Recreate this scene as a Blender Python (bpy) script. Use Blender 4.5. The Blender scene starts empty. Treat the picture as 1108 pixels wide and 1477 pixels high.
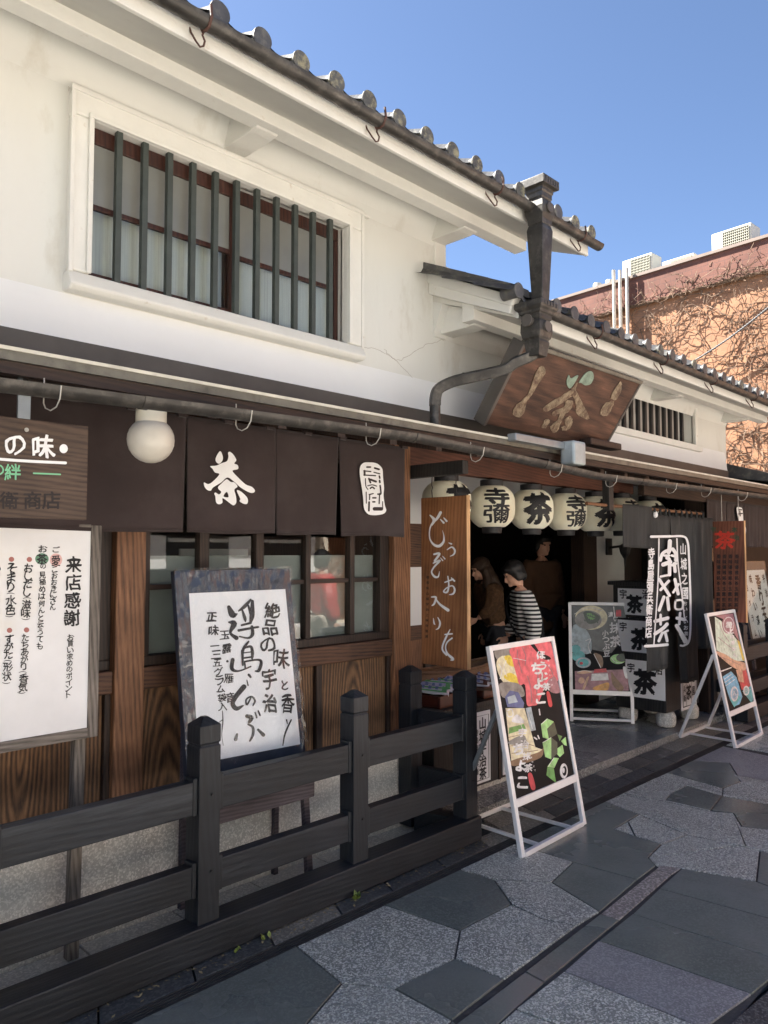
import bpy, bmesh, math, random
from mathutils import Vector, Matrix
from mathutils.geometry import tessellate_polygon
random.seed(7)
D = bpy.data; S = bpy.context.scene; C = S.collection
PI = math.pi
# ------------------------------------------------------------------ camera, sky, sun, exposure
CAMH = 1.6; F = 1100.0; CX, CY = 554.0, 738.5
PITCH = math.atan(58.5/F)
_cp, _sp = math.cos(PITCH), math.sin(PITCH)
_r, _h = 1640-CX, F*_cp + 58.5*_sp
TH = math.atan2(_r, _h)
FWH = Vector((math.cos(TH), math.sin(TH), 0)); RT = Vector((math.sin(TH), -math.cos(TH), 0)); ZZ = Vector((0, 0, 1))
FW = FWH*_cp + ZZ*_sp; UP = ZZ*_cp - FWH*_sp; CAM = Vector((0, 0, CAMH))
cam = D.cameras.new('camera'); cam.sensor_fit = 'HORIZONTAL'; cam.sensor_width = 36; cam.lens = F/1108*36
cam.clip_start = 0.02; cam.clip_end = 500
co = D.objects.new('camera', cam); C.objects.link(co); S.camera = co
co.matrix_world = Matrix(((RT.x, UP.x, -FW.x, 0), (RT.y, UP.y, -FW.y, 0), (RT.z, UP.z, -FW.z, CAMH), (0, 0, 0, 1)))
SUN_EL = 48; SUNV = Vector((-.38, .925, 0)).normalized()*math.cos(math.radians(SUN_EL)) + ZZ*math.sin(math.radians(SUN_EL))
W = D.worlds.new('World'); S.world = W; W.use_nodes = True
nt = W.node_tree; bg = nt.nodes['Background']; sky = nt.nodes.new('ShaderNodeTexSky'); sky.sky_type = 'NISHITA'
sky.sun_disc = False; sky.sun_elevation = math.radians(SUN_EL); sky.sun_rotation = math.atan2(SUNV.x, SUNV.y)
sky.air_density = 0.65; sky.dust_density = 0.4; sky.ozone_density = 2.2
nt.links.new(sky.outputs[0], bg.inputs[0]); bg.inputs[1].default_value = 0.05
sl = D.lights.new('sun', 'SUN'); sl.energy = 5.0; sl.angle = math.radians(.53); sl.color = (1, .95, .87)
so = D.objects.new('sun', sl); C.objects.link(so); so.rotation_euler = SUNV.to_track_quat('Z', 'Y').to_euler()
S.view_settings.view_transform = 'Standard'; S.view_settings.look = 'None'; S.view_settings.gamma = 1; S.view_settings.use_curve_mapping = False
S.view_settings.exposure = 2.45
S.cycles.max_bounces = 8; S.cycles.diffuse_bounces = 5; S.cycles.transparent_max_bounces = 12

def ray(px, py): return (px-CX)/F*RT - (py-CY)/F*UP + FW
def on(px, py, **k):
    d = ray(px, py); (a, v), = k.items(); i = 'xyz'.index(a)
    return CAM + d*((v-CAM[i])/d[i])
def onp(px, py, p0, n):
    d = ray(px, py); return CAM + d*((Vector(p0)-CAM).dot(n)/d.dot(n))

# ------------------------------------------------------------------ mesh helpers
class MB:
    def __init__(s): s.v = []; s.f = []; s.mi = []; s.m = 0
    def add(s, vs, fs):
        o = len(s.v); s.v += [Vector(v) for v in vs]; s.f += [tuple(i+o for i in f) for f in fs]; s.mi += [s.m]*len(fs); return s
    def box(s, x0, x1, y0, y1, z0, z1):
        return s.add([(x0,y0,z0),(x1,y0,z0),(x1,y1,z0),(x0,y1,z0),(x0,y0,z1),(x1,y0,z1),(x1,y1,z1),(x0,y1,z1)],
                     [(0,3,2,1),(4,5,6,7),(0,1,5,4),(1,2,6,5),(2,3,7,6),(3,0,4,7)])
    def bar(s, a, b, w, h, up=ZZ):
        a, b = Vector(a), Vector(b); d = (b-a).normalized(); u = Vector(up)
        if abs(d.dot(u)) > .98: u = Vector((0, 1, 0))
        r = d.cross(u).normalized()*w/2; t = r.cross(d).normalized()*h/2
        vs = [p+q for p in (a, b) for q in (-r-t, r-t, r+t, -r+t)]
        return s.add(vs, [(0,1,2,3),(7,6,5,4),(0,4,5,1),(1,5,6,2),(2,6,7,3),(3,7,4,0)])
    def tube(s, pts, r, n=8, cap=True):
        pts = [Vector(p) for p in pts]; rs = r if isinstance(r, (list, tuple)) else [r]*len(pts); o = []; prev = None
        for i, p in enumerate(pts):
            d = (pts[min(i+1, len(pts)-1)]-pts[max(i-1, 0)]).normalized()
            u = prev if prev is not None else (Vector((0, 0, 1)) if abs(d.z) < .9 else Vector((1, 0, 0)))
            a = d.cross(u)
            if a.length < 1e-6: a = d.orthogonal()
            a.normalize(); b = a.cross(d).normalized(); prev = b
            o += [p+(a*math.cos(2*PI*k/n)+b*math.sin(2*PI*k/n))*rs[i] for k in range(n)]
        fs = [(i*n+k, i*n+(k+1) % n, (i+1)*n+(k+1) % n, (i+1)*n+k) for i in range(len(pts)-1) for k in range(n)]
        if cap: fs += [tuple(range(n-1, -1, -1)), tuple((len(pts)-1)*n+k for k in range(n))]
        return s.add(o, fs)
    def lathe(s, prof, c, n=24, ph=0, axis='z'):
        c = Vector(c); o = []
        for r, h in prof:
            for k in range(n):
                a = 2*PI*k/n+ph; q = (r*math.cos(a), r*math.sin(a), h)
                if axis == 'y': q = (q[0], q[2], q[1])
                if axis == 'x': q = (q[2], q[0], q[1])
                o.append(c+Vector(q))
        fs = [(i*n+k, i*n+(k+1) % n, (i+1)*n+(k+1) % n, (i+1)*n+k) for i in range(len(prof)-1) for k in range(n)]
        fs += [tuple(range(n-1, -1, -1)), tuple((len(prof)-1)*n+k for k in range(n))]
        return s.add(o, fs)
    def sq(s, prof, c): # square lathe, prof = (half width, z)
        return s.lathe([(r*1.41421, h) for r, h in prof], c, 4, PI/4)
    def poly(s, loops): # filled polygon with holes, 3-D points
        vs = [Vector(p) for l in loops for p in l]
        tr = tessellate_polygon([[Vector(p) for p in l] for l in loops])
        return s.add(vs, [tuple(t) for t in tr])
    def prism(s, pts, vec): # extruded polygon
        pts = [Vector(p) for p in pts]; n = len(pts); vec = Vector(vec)
        tr = [tuple(t) for t in tessellate_polygon([pts])]
        s.add(pts+[p+vec for p in pts], tr+[tuple(i+n for i in reversed(t)) for t in tr]+[(i, (i+1) % n, (i+1) % n+n, i+n) for i in range(n)]); return s
    def build(s, name, mats, parent=None, bevel=0, smooth=False, seg=2, angle=50, fixn=True, xf=None):
        off = parent_loc(parent) if parent else Vector((0, 0, 0))
        me = D.meshes.new(name)
        me.from_pydata([(v-off) for v in s.v], [], s.f)
        if not isinstance(mats, (list, tuple)): mats = [mats]
        for m in mats: me.materials.append(m)
        me.polygons.foreach_set('material_index', s.mi)
        if fixn:
            bm = bmesh.new(); bm.from_mesh(me); bmesh.ops.recalc_face_normals(bm, faces=bm.faces); bm.to_mesh(me); bm.free()
        if smooth: me.polygons.foreach_set('use_smooth', [True]*len(me.polygons))
        o = D.objects.new(name, me); C.objects.link(o)
        if smooth and smooth != 'full':
            bm = bmesh.new(); bm.from_mesh(me)
            for e in bm.edges:
                if len(e.link_faces) == 2 and e.calc_face_angle(0) > math.radians(angle): e.smooth = False
            bm.to_mesh(me); bm.free()
        if parent: o.parent = parent
        if bevel:
            b = o.modifiers.new('bevel', 'BEVEL'); b.width = bevel; b.segments = seg; b.limit_method = 'ANGLE'; b.angle_limit = math.radians(35)
        return o
def parent_loc(p):
    l = Vector((0, 0, 0))
    while p: l += p.location; p = p.parent
    return l
def tag(o, label=None, cat=None, group=None, kind=None):
    if label: o['label'] = label
    if cat: o['category'] = cat
    if group: o['group'] = group
    if kind: o['kind'] = kind
    return o
def thing(name, label, cat, loc=(0, 0, 0), group=None):
    o = D.objects.new(name, None); C.objects.link(o); o.location = loc; o.empty_display_size = .1
    return tag(o, label, cat, group)
def copy_tree(o, parent=None):
    c = o.copy(); C.objects.link(c); c.parent = parent
    for ch in list(o.children): copy_tree(ch, c)
    return c
def joinin(o, target):
    """print a lettering mesh onto its sheet: same parent, so same local space"""
    k = len(target.data.materials); target.data.materials.append(o.data.materials[0]); bm = bmesh.new(); bm.from_mesh(target.data); n = len(bm.faces); bm.from_mesh(o.data); bm.faces.ensure_lookup_table()
    for f in bm.faces[n:]: f.material_index = k
    bm.to_mesh(target.data); bm.free(); D.objects.remove(o)
def B(x0, x1, y0, y1, z0, z1): return MB().box(x0, x1, y0, y1, z0, z1)

# ------------------------------------------------------------------ lettering helpers
_gc = {}
def glyph(ch):
    k = ch
    if k not in _gc:
        c = D.curves.new('g', 'FONT'); c.body = ch; c.resolution_u = 3; c.size = 1
        o = D.objects.new('g', c); C.objects.link(o)
        dg = bpy.context.evaluated_depsgraph_get(); dg.update()
        me = D.meshes.new_from_object(o.evaluated_get(dg))
        vs = [v.co.copy() for v in me.vertices]; fs = [tuple(p.vertices) for p in me.polygons]
        D.objects.remove(o); D.meshes.remove(me); D.curves.remove(c)
        if vs:
            x0 = min(v.x for v in vs); x1 = max(v.x for v in vs); y0 = min(v.y for v in vs); y1 = max(v.y for v in vs)
            full = ch in '()（）・ー一'
            cx, cy = (x0+x1)/2, (y0+y1)/2; sc = max(x1-x0, y1-y0) if not full else 1
            vs = [((v.x-cx)/sc, (v.y-cy)/sc) for v in vs]
        _gc[k] = (vs, fs)
    return _gc[k]
def put(mb, ch, cx, cy, w, h, fn, bold=.012, rot=0, skew=0, brush=0):
    """one character centred at panel point (cx, cy), fn maps panel point to space; y of the panel runs down"""
    vs, fs = glyph(ch); sd = random.uniform(0, 9); bold *= 1.25
    for k, (bx, by) in enumerate(((0, 0), (1, .5), (-1, -.5), (-.5, 1), (.5, -1))):
      o = []
      for x, y in vs:
        x += bx*bold; y += by*bold
        if brush:
            x += brush*math.sin(7*y+sd); y += brush*math.sin(6*x+2*sd) + brush*1.6*x
        x += skew*y
        xr = x*math.cos(rot)-y*math.sin(rot); yr = x*math.sin(rot)+y*math.cos(rot)
        o.append(fn(cx+xr*w, cy-yr*h, k))
      mb.add(o, fs)
def column(mb, txt, x0, y0, x1, y1, size, fn, bold=.012, brush=.03, jit=.0, aspect=1):
    n = len(txt)
    for i, ch in enumerate(txt):
        if ch == ' ': continue
        t = i/max(1, n-1); sz = size*(1+random.uniform(-jit, jit))
        put(mb, ch, x0+(x1-x0)*t+random.uniform(-1, 1)*jit*size*.2, y0+(y1-y0)*t, sz*aspect, sz, fn, bold, random.uniform(-.05, .05)*(brush > 0), 0, brush)
def crom(p, n=6, closed=False):
    o = []; m = len(p); rng = range(m if closed else m-1)
    g = (lambda i: p[i % m]) if closed else (lambda i: p[max(0, min(m-1, i))])
    for i in rng:
        a, b, c, d = g(i-1), g(i), g(i+1), g(i+2)
        for k in range(n):
            t = k/n
            o.append(tuple(.5*((2*b[j])+(c[j]-a[j])*t+(2*a[j]-5*b[j]+4*c[j]-d[j])*t*t+(3*b[j]-a[j]-3*c[j]+d[j])*t**3) for j in range(len(b))))
    if not closed: o.append(tuple(p[-1]))
    return o
_lift = [0]
def stroke(mb, pts, fn, w=None, n=5):
    """brush stroke: points (x, y, width) on a panel; w overrides width"""
    p = [(q[0], q[1], (q[2] if len(q) > 2 else w)) for q in pts]
    q = crom(p, n) if len(p) > 2 else p
    L, R = [], []
    for i, (x, y, ww) in enumerate(q):
        a = q[max(0, i-1)]; b = q[min(len(q)-1, i+1)]; dx, dy = b[0]-a[0], b[1]-a[1]; l = math.hypot(dx, dy) or 1
        nx, ny = -dy/l*ww/2, dx/l*ww/2
        L.append((x+nx, y+ny)); R.append((x-nx, y-ny))
    x, y, ww = q[-1]; a = math.atan2(L[-1][1]-y, L[-1][0]-x)
    e1 = [(x+ww/2*math.cos(a-k*PI/6), y+ww/2*math.sin(a-k*PI/6)) for k in range(1, 6)]
    x, y, ww = q[0]; a = math.atan2(R[0][1]-y, R[0][0]-x)
    e0 = [(x+ww/2*math.cos(a-k*PI/6), y+ww/2*math.sin(a-k*PI/6)) for k in range(1, 6)]
    m = len(L); _lift[0] = (_lift[0]+1) % 6; lf = _lift[0]
    vs = [fn(*p_, lf) for p_ in L]+[fn(*p_, lf) for p_ in R]+[fn(*p_, lf) for p_ in e1]+[fn(*p_, lf) for p_ in e0]
    fs = [(i, i+1, m+i+1, m+i) for i in range(m-1)]
    fs += [tuple([m-1]+list(range(2*m, 2*m+5))+[2*m-1]), tuple([m]+list(range(2*m+5, 2*m+10))+[0])]
    mb.add(vs, fs)
def blob(mb, pts, fn, smooth=True, holes=(), lf=0, n=4):
    f = (lambda l: crom(l, n, True)) if smooth else (lambda l: l)
    mb.poly([[fn(x, y, lf) for x, y in f(pts)]]+[[fn(x, y, lf) for x, y in f(h)] for h in holes])
def ell(cx, cy, rx, ry, n=20, rot=0):
    return [(cx+rx*math.cos(2*PI*k/n)*math.cos(rot)-ry*math.sin(2*PI*k/n)*math.sin(rot), cy+rx*math.cos(2*PI*k/n)*math.sin(rot)+ry*math.sin(2*PI*k/n)*math.cos(rot)) for k in range(n)]
def planefn(p0, nrm, ox, oy, s, lift=.0015):
    """panel coordinates = pixels of an enlarged crop of the traced photograph, laid onto the sign's own plane"""
    n = Vector(nrm).normalized(); p0 = Vector(p0)
    def fn(x, y, lf=0): return onp(ox+x/s, oy+y/s, p0, n) + n*(lift+lf*.0003)
    return fn
def densify(mb, L):
    """split long edges so that flat lettering can follow a curved surface"""
    bm = bmesh.new(); vs = [bm.verts.new(v) for v in mb.v]
    for f in mb.f:
        try: bm.faces.new([vs[i] for i in f])
        except ValueError: pass
    bmesh.ops.triangulate(bm, faces=bm.faces)
    for _ in range(6):
        e = [e for e in bm.edges if e.calc_length() > L]
        if not e: break
        bmesh.ops.subdivide_edges(bm, edges=e, cuts=1); bmesh.ops.triangulate(bm, faces=bm.faces)
    bm.verts.index_update(); o = MB(); o.add([v.co.copy() for v in bm.verts], [tuple(v.index for v in f.verts) for f in bm.faces]); bm.free(); return o

# ------------------------------------------------------------------ materials
ALB = 1.22   # one overall calibration of every base colour against the exposure
def M(name, col, rough=.6, var=.15, scale=6, bump=0, bscale=60, metal=0, stretch=(1, 1, 1), spec=.5, stain=None, sscale=2.5, smin=.55, smax=.75, sheen=0, rvar=0, coat=0):
    col = [min(.84, c*ALB) for c in col]; stain = stain and [min(.84, c*ALB) for c in stain]
    m = D.materials.new(name); m.use_nodes = True; t = m.node_tree; N = t.nodes; L = t.links; b = N['Principled BSDF']
    b.inputs['Roughness'].default_value = rough; b.inputs['Metallic'].default_value = metal
    b.inputs['Specular IOR Level'].default_value = spec; b.inputs['Coat Weight'].default_value = coat
    if sheen: b.inputs['Sheen Weight'].default_value = sheen
    tc = N.new('ShaderNodeTexCoord'); mp = N.new('ShaderNodeMapping'); L.new(tc.outputs['Object'], mp.inputs[0]); mp.inputs['Scale'].default_value = stretch
    oi = N.new('ShaderNodeObjectInfo'); ad = N.new('ShaderNodeVectorMath'); ad.operation = 'MULTIPLY_ADD'
    L.new(oi.outputs['Random'], ad.inputs[0]); ad.inputs[1].default_value = (13, 7, 17); L.new(mp.outputs[0], ad.inputs[2])
    nz = N.new('ShaderNodeTexNoise'); nz.inputs['Scale'].default_value = scale; nz.inputs['Detail'].default_value = 6; nz.inputs['Roughness'].default_value = .6; L.new(ad.outputs[0], nz.inputs['Vector'])
    cr = N.new('ShaderNodeValToRGB'); e = cr.color_ramp.elements; e[0].position = .3; e[1].position = .7
    e[0].color = (*[c*(1-var) for c in col], 1); e[1].color = (*[min(.95, c*(1+var)) for c in col], 1)
    L.new(nz.outputs['Fac'], cr.inputs[0]); out = cr.outputs[0]
    if stain:
        n2 = N.new('ShaderNodeTexNoise'); n2.inputs['Scale'].default_value = sscale; n2.inputs['Detail'].default_value = 8; n2.inputs['Roughness'].default_value = .65; L.new(ad.outputs[0], n2.inputs['Vector'])
        mr = N.new('ShaderNodeMapRange'); mr.inputs[1].default_value = smin; mr.inputs[2].default_value = smax; L.new(n2.outputs['Fac'], mr.inputs[0])
        mx = N.new('ShaderNodeMix'); mx.data_type = 'RGBA'; L.new(mr.outputs[0], mx.inputs[0]); L.new(out, mx.inputs[6]); mx.inputs[7].default_value = (*stain, 1); out = mx.outputs[2]
    L.new(out, b.inputs['Base Color'])
    if rvar:
        mr = N.new('ShaderNodeMapRange'); mr.inputs[3].default_value = max(.02, rough-rvar); mr.inputs[4].default_value = min(1, rough+rvar); mr.inputs[1].default_value = .35; mr.inputs[2].default_value = .65
        n3 = N.new('ShaderNodeTexNoise'); n3.inputs['Scale'].default_value = scale*.7; n3.inputs['Detail'].default_value = 5; L.new(ad.outputs[0], n3.inputs['Vector']); L.new(n3.outputs['Fac'], mr.inputs[0]); L.new(mr.outputs[0], b.inputs['Roughness'])
    if bump:
        n4 = N.new('ShaderNodeTexNoise'); n4.inputs['Scale'].default_value = bscale; n4.inputs['Detail'].default_value = 5; L.new(ad.outputs[0], n4.inputs['Vector'])
        bp = N.new('ShaderNodeBump'); bp.inputs['Strength'].default_value = bump; bp.inputs['Distance'].default_value = .01; L.new(n4.outputs['Fac'], bp.inputs['Height']); L.new(bp.outputs[0], b.inputs['Normal'])
    m['out'] = 1
    return m
def wood(name, c1, c2, axis='z', scale=9, rough=.6, dist=5, bump=.3, ring=False, mid=.5, spec=.4, long=.07, scuff=None):
    c1, c2 = [c*ALB for c in c1], [c*ALB for c in c2]; scuff = scuff and [c*ALB for c in scuff]
    m = D.materials.new(name); m.use_nodes = True; t = m.node_tree; N = t.nodes; L = t.links; b = N['Principled BSDF']
    b.inputs['Roughness'].default_value = rough; b.inputs['Specular IOR Level'].default_value = spec
    tc = N.new('ShaderNodeTexCoord'); mp = N.new('ShaderNodeMapping'); L.new(tc.outputs['Object'], mp.inputs[0])
    s = [1, 1, 1]; s['xyz'.index(axis)] = long if not ring else .15; mp.inputs['Scale'].default_value = s
    oi = N.new('ShaderNodeObjectInfo'); ad = N.new('ShaderNodeVectorMath'); ad.operation = 'MULTIPLY_ADD'
    L.new(oi.outputs['Random'], ad.inputs[0]); ad.inputs[1].default_value = (1.7, .9, 2.3) if not ring else (.0, .0, .0); L.new(mp.outputs[0], ad.inputs[2])
    n0 = N.new('ShaderNodeTexNoise'); n0.inputs['Scale'].default_value = scale*7; n0.inputs['Detail'].default_value = 10; n0.inputs['Roughness'].default_value = .75; L.new(ad.outputs[0], n0.inputs['Vector'])
    # slow wander of the grain lines, so that no two run parallel for long
    wn = N.new('ShaderNodeTexNoise'); wn.inputs['Scale'].default_value = 3.2 if ring else 2.2; wn.inputs['Detail'].default_value = 5
    sh = N.new('ShaderNodeVectorMath'); sh.operation = 'MULTIPLY_ADD'; L.new(oi.outputs['Random'], sh.inputs[0]); sh.inputs[1].default_value = (31, 17, 43); L.new(mp.outputs[0], sh.inputs[2]); L.new(sh.outputs[0], wn.inputs['Vector'])
    wa = N.new('ShaderNodeVectorMath'); wa.operation = 'MULTIPLY_ADD'; L.new(wn.outputs['Color'], wa.inputs[0]); wa.inputs[1].default_value = (.10, .05, .10) if ring else (.12, .12, .12); L.new(ad.outputs[0], wa.inputs[2])
    w = N.new('ShaderNodeTexWave'); w.inputs['Scale'].default_value = scale*(1.9 if ring else 3.2); w.inputs['Distortion'].default_value = dist*.6; w.inputs['Detail'].default_value = 4; w.inputs['Detail Scale'].default_value = 2.2; w.inputs['Detail Roughness'].default_value = .7
    w.wave_type = 'RINGS' if ring else 'BANDS'
    if ring: w.rings_direction = 'Y'
    else: w.bands_direction = 'DIAGONAL'
    L.new(wa.outputs[0], w.inputs['Vector'])
    mx = N.new('ShaderNodeMix'); mx.data_type = 'FLOAT'; mx.inputs[0].default_value = .68 if ring else .80; L.new(w.outputs['Fac'], mx.inputs[2]); L.new(n0.outputs['Fac'], mx.inputs[3])
    cr = N.new('ShaderNodeValToRGB'); e = cr.color_ramp.elements; e[0].position = .28; e[1].position = .75; e[0].color = (*c1, 1); e[1].color = (*c2, 1)
    n = e.new(mid); n.color = (*[(a*.45+b_*.55) for a, b_ in zip(c1, c2)], 1)
    L.new(mx.outputs[0], cr.inputs[0])
    n5 = N.new('ShaderNodeTexNoise'); n5.inputs['Scale'].default_value = 2.6; n5.inputs['Detail'].default_value = 6; L.new(tc.outputs['Object'], n5.inputs['Vector'])
    mr = N.new('ShaderNodeMapRange'); mr.inputs[1].default_value = .3; mr.inputs[2].default_value = .7; mr.inputs[3].default_value = .5; mr.inputs[4].default_value = 1.2; L.new(n5.outputs['Fac'], mr.inputs[0])
    mm = N.new('ShaderNodeMix'); mm.data_type = 'RGBA'; mm.blend_type = 'MULTIPLY'; mm.inputs[0].default_value = 1; L.new(cr.outputs[0], mm.inputs[6]); L.new(mr.outputs[0], mm.inputs[7]); out = mm.outputs[2]
    if scuff:
        n6 = N.new('ShaderNodeTexNoise'); n6.inputs['Scale'].default_value = 3.4; n6.inputs['Detail'].default_value = 9; n6.inputs['Roughness'].default_value = .7; L.new(sh.outputs[0], n6.inputs['Vector'])
        m6 = N.new('ShaderNodeMapRange'); m6.inputs[1].default_value = .57; m6.inputs[2].default_value = .66; m6.inputs[4].default_value = .8; L.new(n6.outputs['Fac'], m6.inputs[0])
        m7 = N.new('ShaderNodeMix'); m7.data_type = 'RGBA'; L.new(m6.outputs[0], m7.inputs[0]); L.new(out, m7.inputs[6]); m7.inputs[7].default_value = (*scuff, 1); out = m7.outputs[2]
    L.new(out, b.inputs['Base Color'])
    bp = N.new('ShaderNodeBump'); bp.inputs['Strength'].default_value = bump; bp.inputs['Distance'].default_value = .006; L.new(mx.outputs[0], bp.inputs['Height']); L.new(bp.outputs[0], b.inputs['Normal'])
    return m
def glassm(name, ior=1.75, tint=(.9, .93, .92), rough=0.0):
    m = D.materials.new(name); m.use_nodes = True; t = m.node_tree; N = t.nodes; L = t.links; N.clear()
    o = N.new('ShaderNodeOutputMaterial'); g = N.new('ShaderNodeBsdfGlossy'); g.inputs['Roughness'].default_value = rough
    tr = N.new('ShaderNodeBsdfTransparent'); tr.inputs[0].default_value = (*tint, 1); f = N.new('ShaderNodeFresnel'); f.inputs[0].default_value = ior
    nz = N.new('ShaderNodeTexNoise'); nz.inputs['Scale'].default_value = 3; bp = N.new('ShaderNodeBump'); bp.inputs['Strength'].default_value = .0015; bp.inputs['Distance'].default_value = .02; nz.inputs['Detail'].default_value = 0
    L.new(nz.outputs['Fac'], bp.inputs['Height']); L.new(bp.outputs[0], g.inputs['Normal'])
    ge = N.new('ShaderNodeNewGeometry'); iv = N.new('ShaderNodeMath'); iv.operation = 'SUBTRACT'; iv.inputs[0].default_value = 1; L.new(ge.outputs['Backfacing'], iv.inputs[1]); fm = N.new('ShaderNodeMath'); fm.operation = 'MULTIPLY'; L.new(f.outputs[0], fm.inputs[0]); L.new(iv.outputs[0], fm.inputs[1])
    mx = N.new('ShaderNodeMixShader'); L.new(fm.outputs[0], mx.inputs[0]); L.new(tr.outputs[0], mx.inputs[1]); L.new(g.outputs[0], mx.inputs[2]); L.new(mx.outputs[0], o.inputs[0]); return m
def wrapm(name):
    m = glassm(name, 1.6, (.97, .975, .985), .05); t = m.node_tree; N = t.nodes; L = t.links
    g = [n for n in N if n.type == 'BSDF_GLOSSY'][0]; bp = [n for n in N if n.type == 'BUMP'][0]; nz = [n for n in N if n.type == 'TEX_NOISE'][0]
    tc = N.new('ShaderNodeTexCoord'); mp = N.new('ShaderNodeMapping'); mp.inputs['Rotation'].default_value = (.3, .5, .7); mp.inputs['Scale'].default_value = (1, 1, .35)
    L.new(tc.outputs['Object'], mp.inputs[0]); L.new(mp.outputs[0], nz.inputs['Vector']); nz.inputs['Scale'].default_value = 11; nz.inputs['Detail'].default_value = 3; nz.inputs['Distortion'].default_value = 1.5
    bp.inputs['Strength'].default_value = .3; bp.inputs['Distance'].default_value = .02
    return m
def stonem(name, c1, c2, scale, rough, bump, bscale, wet=.0, rvar=.12, **kw):
    m = M(name, c1, rough, .25, 1.6, bump, bscale, rvar=rvar, **kw); t = m.node_tree; N = t.nodes; L = t.links; b = N['Principled BSDF']
    v = N.new('ShaderNodeTexVoronoi'); v.inputs['Scale'].default_value = scale; tc = [n for n in N if n.type == 'TEX_COORD'][0]; L.new(tc.outputs['Object'], v.inputs['Vector'])
    src = b.inputs['Base Color'].links[0].from_socket
    cr = N.new('ShaderNodeValToRGB'); e = cr.color_ramp.elements; e[0].position = .45; e[1].position = .9; e[0].color = (0, 0, 0, 1); e[1].color = (1, 1, 1, 1)
    sp = N.new('ShaderNodeSeparateColor'); L.new(v.outputs['Color'], sp.inputs[0]); L.new(sp.outputs[0], cr.inputs[0])
    mx = N.new('ShaderNodeMix'); mx.data_type = 'RGBA'; L.new(cr.outputs[0], mx.inputs[0]); L.new(src, mx.inputs[6]); mx.inputs[7].default_value = (*[c*ALB for c in c2], 1); L.new(mx.outputs[2], b.inputs['Base Color'])
    return m

PLASTER = M('white_plaster', (.525, .528, .497), .85, .03, 2.0, .2, 25, stretch=(1, 1, .4), stain=(.38, .355, .30), sscale=5, smin=.57, smax=.85)
PLASTERLOW = M('white_skirt_plaster', (.60, .61, .605), .85, .03, 2.0, .1, 25, stain=(.6, .56, .5), sscale=6, smin=.7, smax=.9)
PLTRIM = M('white_trim', (.545, .542, .505), .8, .05, 5, .25, 40, stain=(.36, .30, .22), sscale=16, smin=.64, smax=.80)
SOFFIT = M('soffit_board', (.47, .462, .425), .85, .06, 4, .1, 30, stain=(.35, .3, .24), sscale=7, smin=.68, smax=.9)
LEAD = M('weathered_copper_gutter', (.042, .039, .035), .5, .4, 9, .2, 30, .35, stain=(.12, .11, .095), sscale=16, smin=.5, smax=.78, rvar=.12)
FLASH = M('dark_metal_flashing', (.075, .066, .058), .55, .2, 3, .05, 20, .2, stain=(.20, .19, .18), sscale=22, smin=.72, smax=.8)
LIP = M('grey_metal_roof_lip', (.125, .118, .095), .5, .25, 5, .08, 30, .3, stain=(.04, .035, .03), sscale=9, smin=.5, smax=.75)
BRIGHTLIP = M('pale_lip_edge', (.45, .43, .36), .5, .2, 9)  # thin strip along the roof lip, paler than the lip itself
RUST = M('rusty_iron', (.06, .028, .02), .75, .4, 20, .4, 90)
TILE = M('grey_kawara_tile', (.055, .055, .057), .55, .35, 7, .35, 45, stain=(.13, .125, .10), sscale=14, smin=.52, smax=.72)
LICHEN = M('lichen_kawara_tile', (.065, .065, .062), .75, .4, 14, .6, 45, stain=(.20, .185, .12), sscale=22, smin=.50, smax=.62)
WIRE = M('galvanised_wire', (.35, .34, .31), .45, .2, 20, metal=.6)
PILLAR = wood('aged_brown_timber', (.065, .029, .015), (.29, .14, .07), 'z', 10, .6, 4)
TIMBH = wood('aged_brown_beam', (.020, .011, .008), (.13, .062, .034), 'x', 10, .6, 4)
DARKW = wood('dark_frame_timber', (.010, .007, .006), (.045, .026, .018), 'z', 9, .55, 4)
DARKH = wood('dark_rail_timber', (.010, .007, .006), (.05, .028, .019), 'x', 9, .55, 4)
REDBEAM = wood('red_brown_beam', (.05, .018, .011), (.13, .05, .03), 'x', 8, .6, 4)
PANEL = wood('scorched_cedar_panel', (.038, .021, .013), (.24, .130, .063), 'z', 9, .62, 2.6, .8, ring=True, mid=.55)
FENCE = wood('black_stained_timber', (.0065, .0085, .0115), (.018, .0215, .027), 'x', 8, .5, 5, .25, spec=.5, scuff=(.05, .056, .064))
FENCEZ = wood('black_stained_post', (.0065, .0085, .0115), (.019, .0225, .028), 'z', 8, .5, 5, .25, spec=.5, scuff=(.045, .05, .057))
GREYW = wood('weathered_grey_timber', (.05, .042, .036), (.24, .21, .18), 'z', 11, .8, 3)
GREYWX = wood('weathered_grey_rail', (.05, .042, .036), (.24, .21, .18), 'x', 11, .8, 3)
PURPW = wood('faded_violet_timber', (.03, .026, .03), (.12, .10, .115), 'x', 11, .8, 3)
SIGNW = wood('oiled_sign_wood', (.17, .066, .028), (.34, .155, .066), 'z', 8, .45, 4, .2)
SIGNEDGE = wood('lit_sign_edge', (.42, .23, .10), (.62, .38, .19), 'z', 8, .5, 3, .1)  # paler than the plank: light on its front edge put into the colour
PLAQUE = wood('dark_plaque_wood', (.028, .017, .012), (.10, .064, .043), 'x', 10, .6, 4)
CARVED = wood('weathered_carved_board', (.030, .015, .010), (.135, .065, .040), 'x', 6, .65, 5, .4, mid=.6)
GILT = M('worn_gilt', (.20, .155, .10), .7, .45, 22, .8, 60, stain=(.09, .052, .032), sscale=20, smin=.44, smax=.62)
VERD = M('verdigris', (.16, .215, .165), .75, .3, 20, .3, 60)
WHITEP = M('white_paint', (.78, .77, .74), .6, .06, 10)
BLACKP = M('black_ink', (.012, .012, .014), .6, .2, 10)
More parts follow.
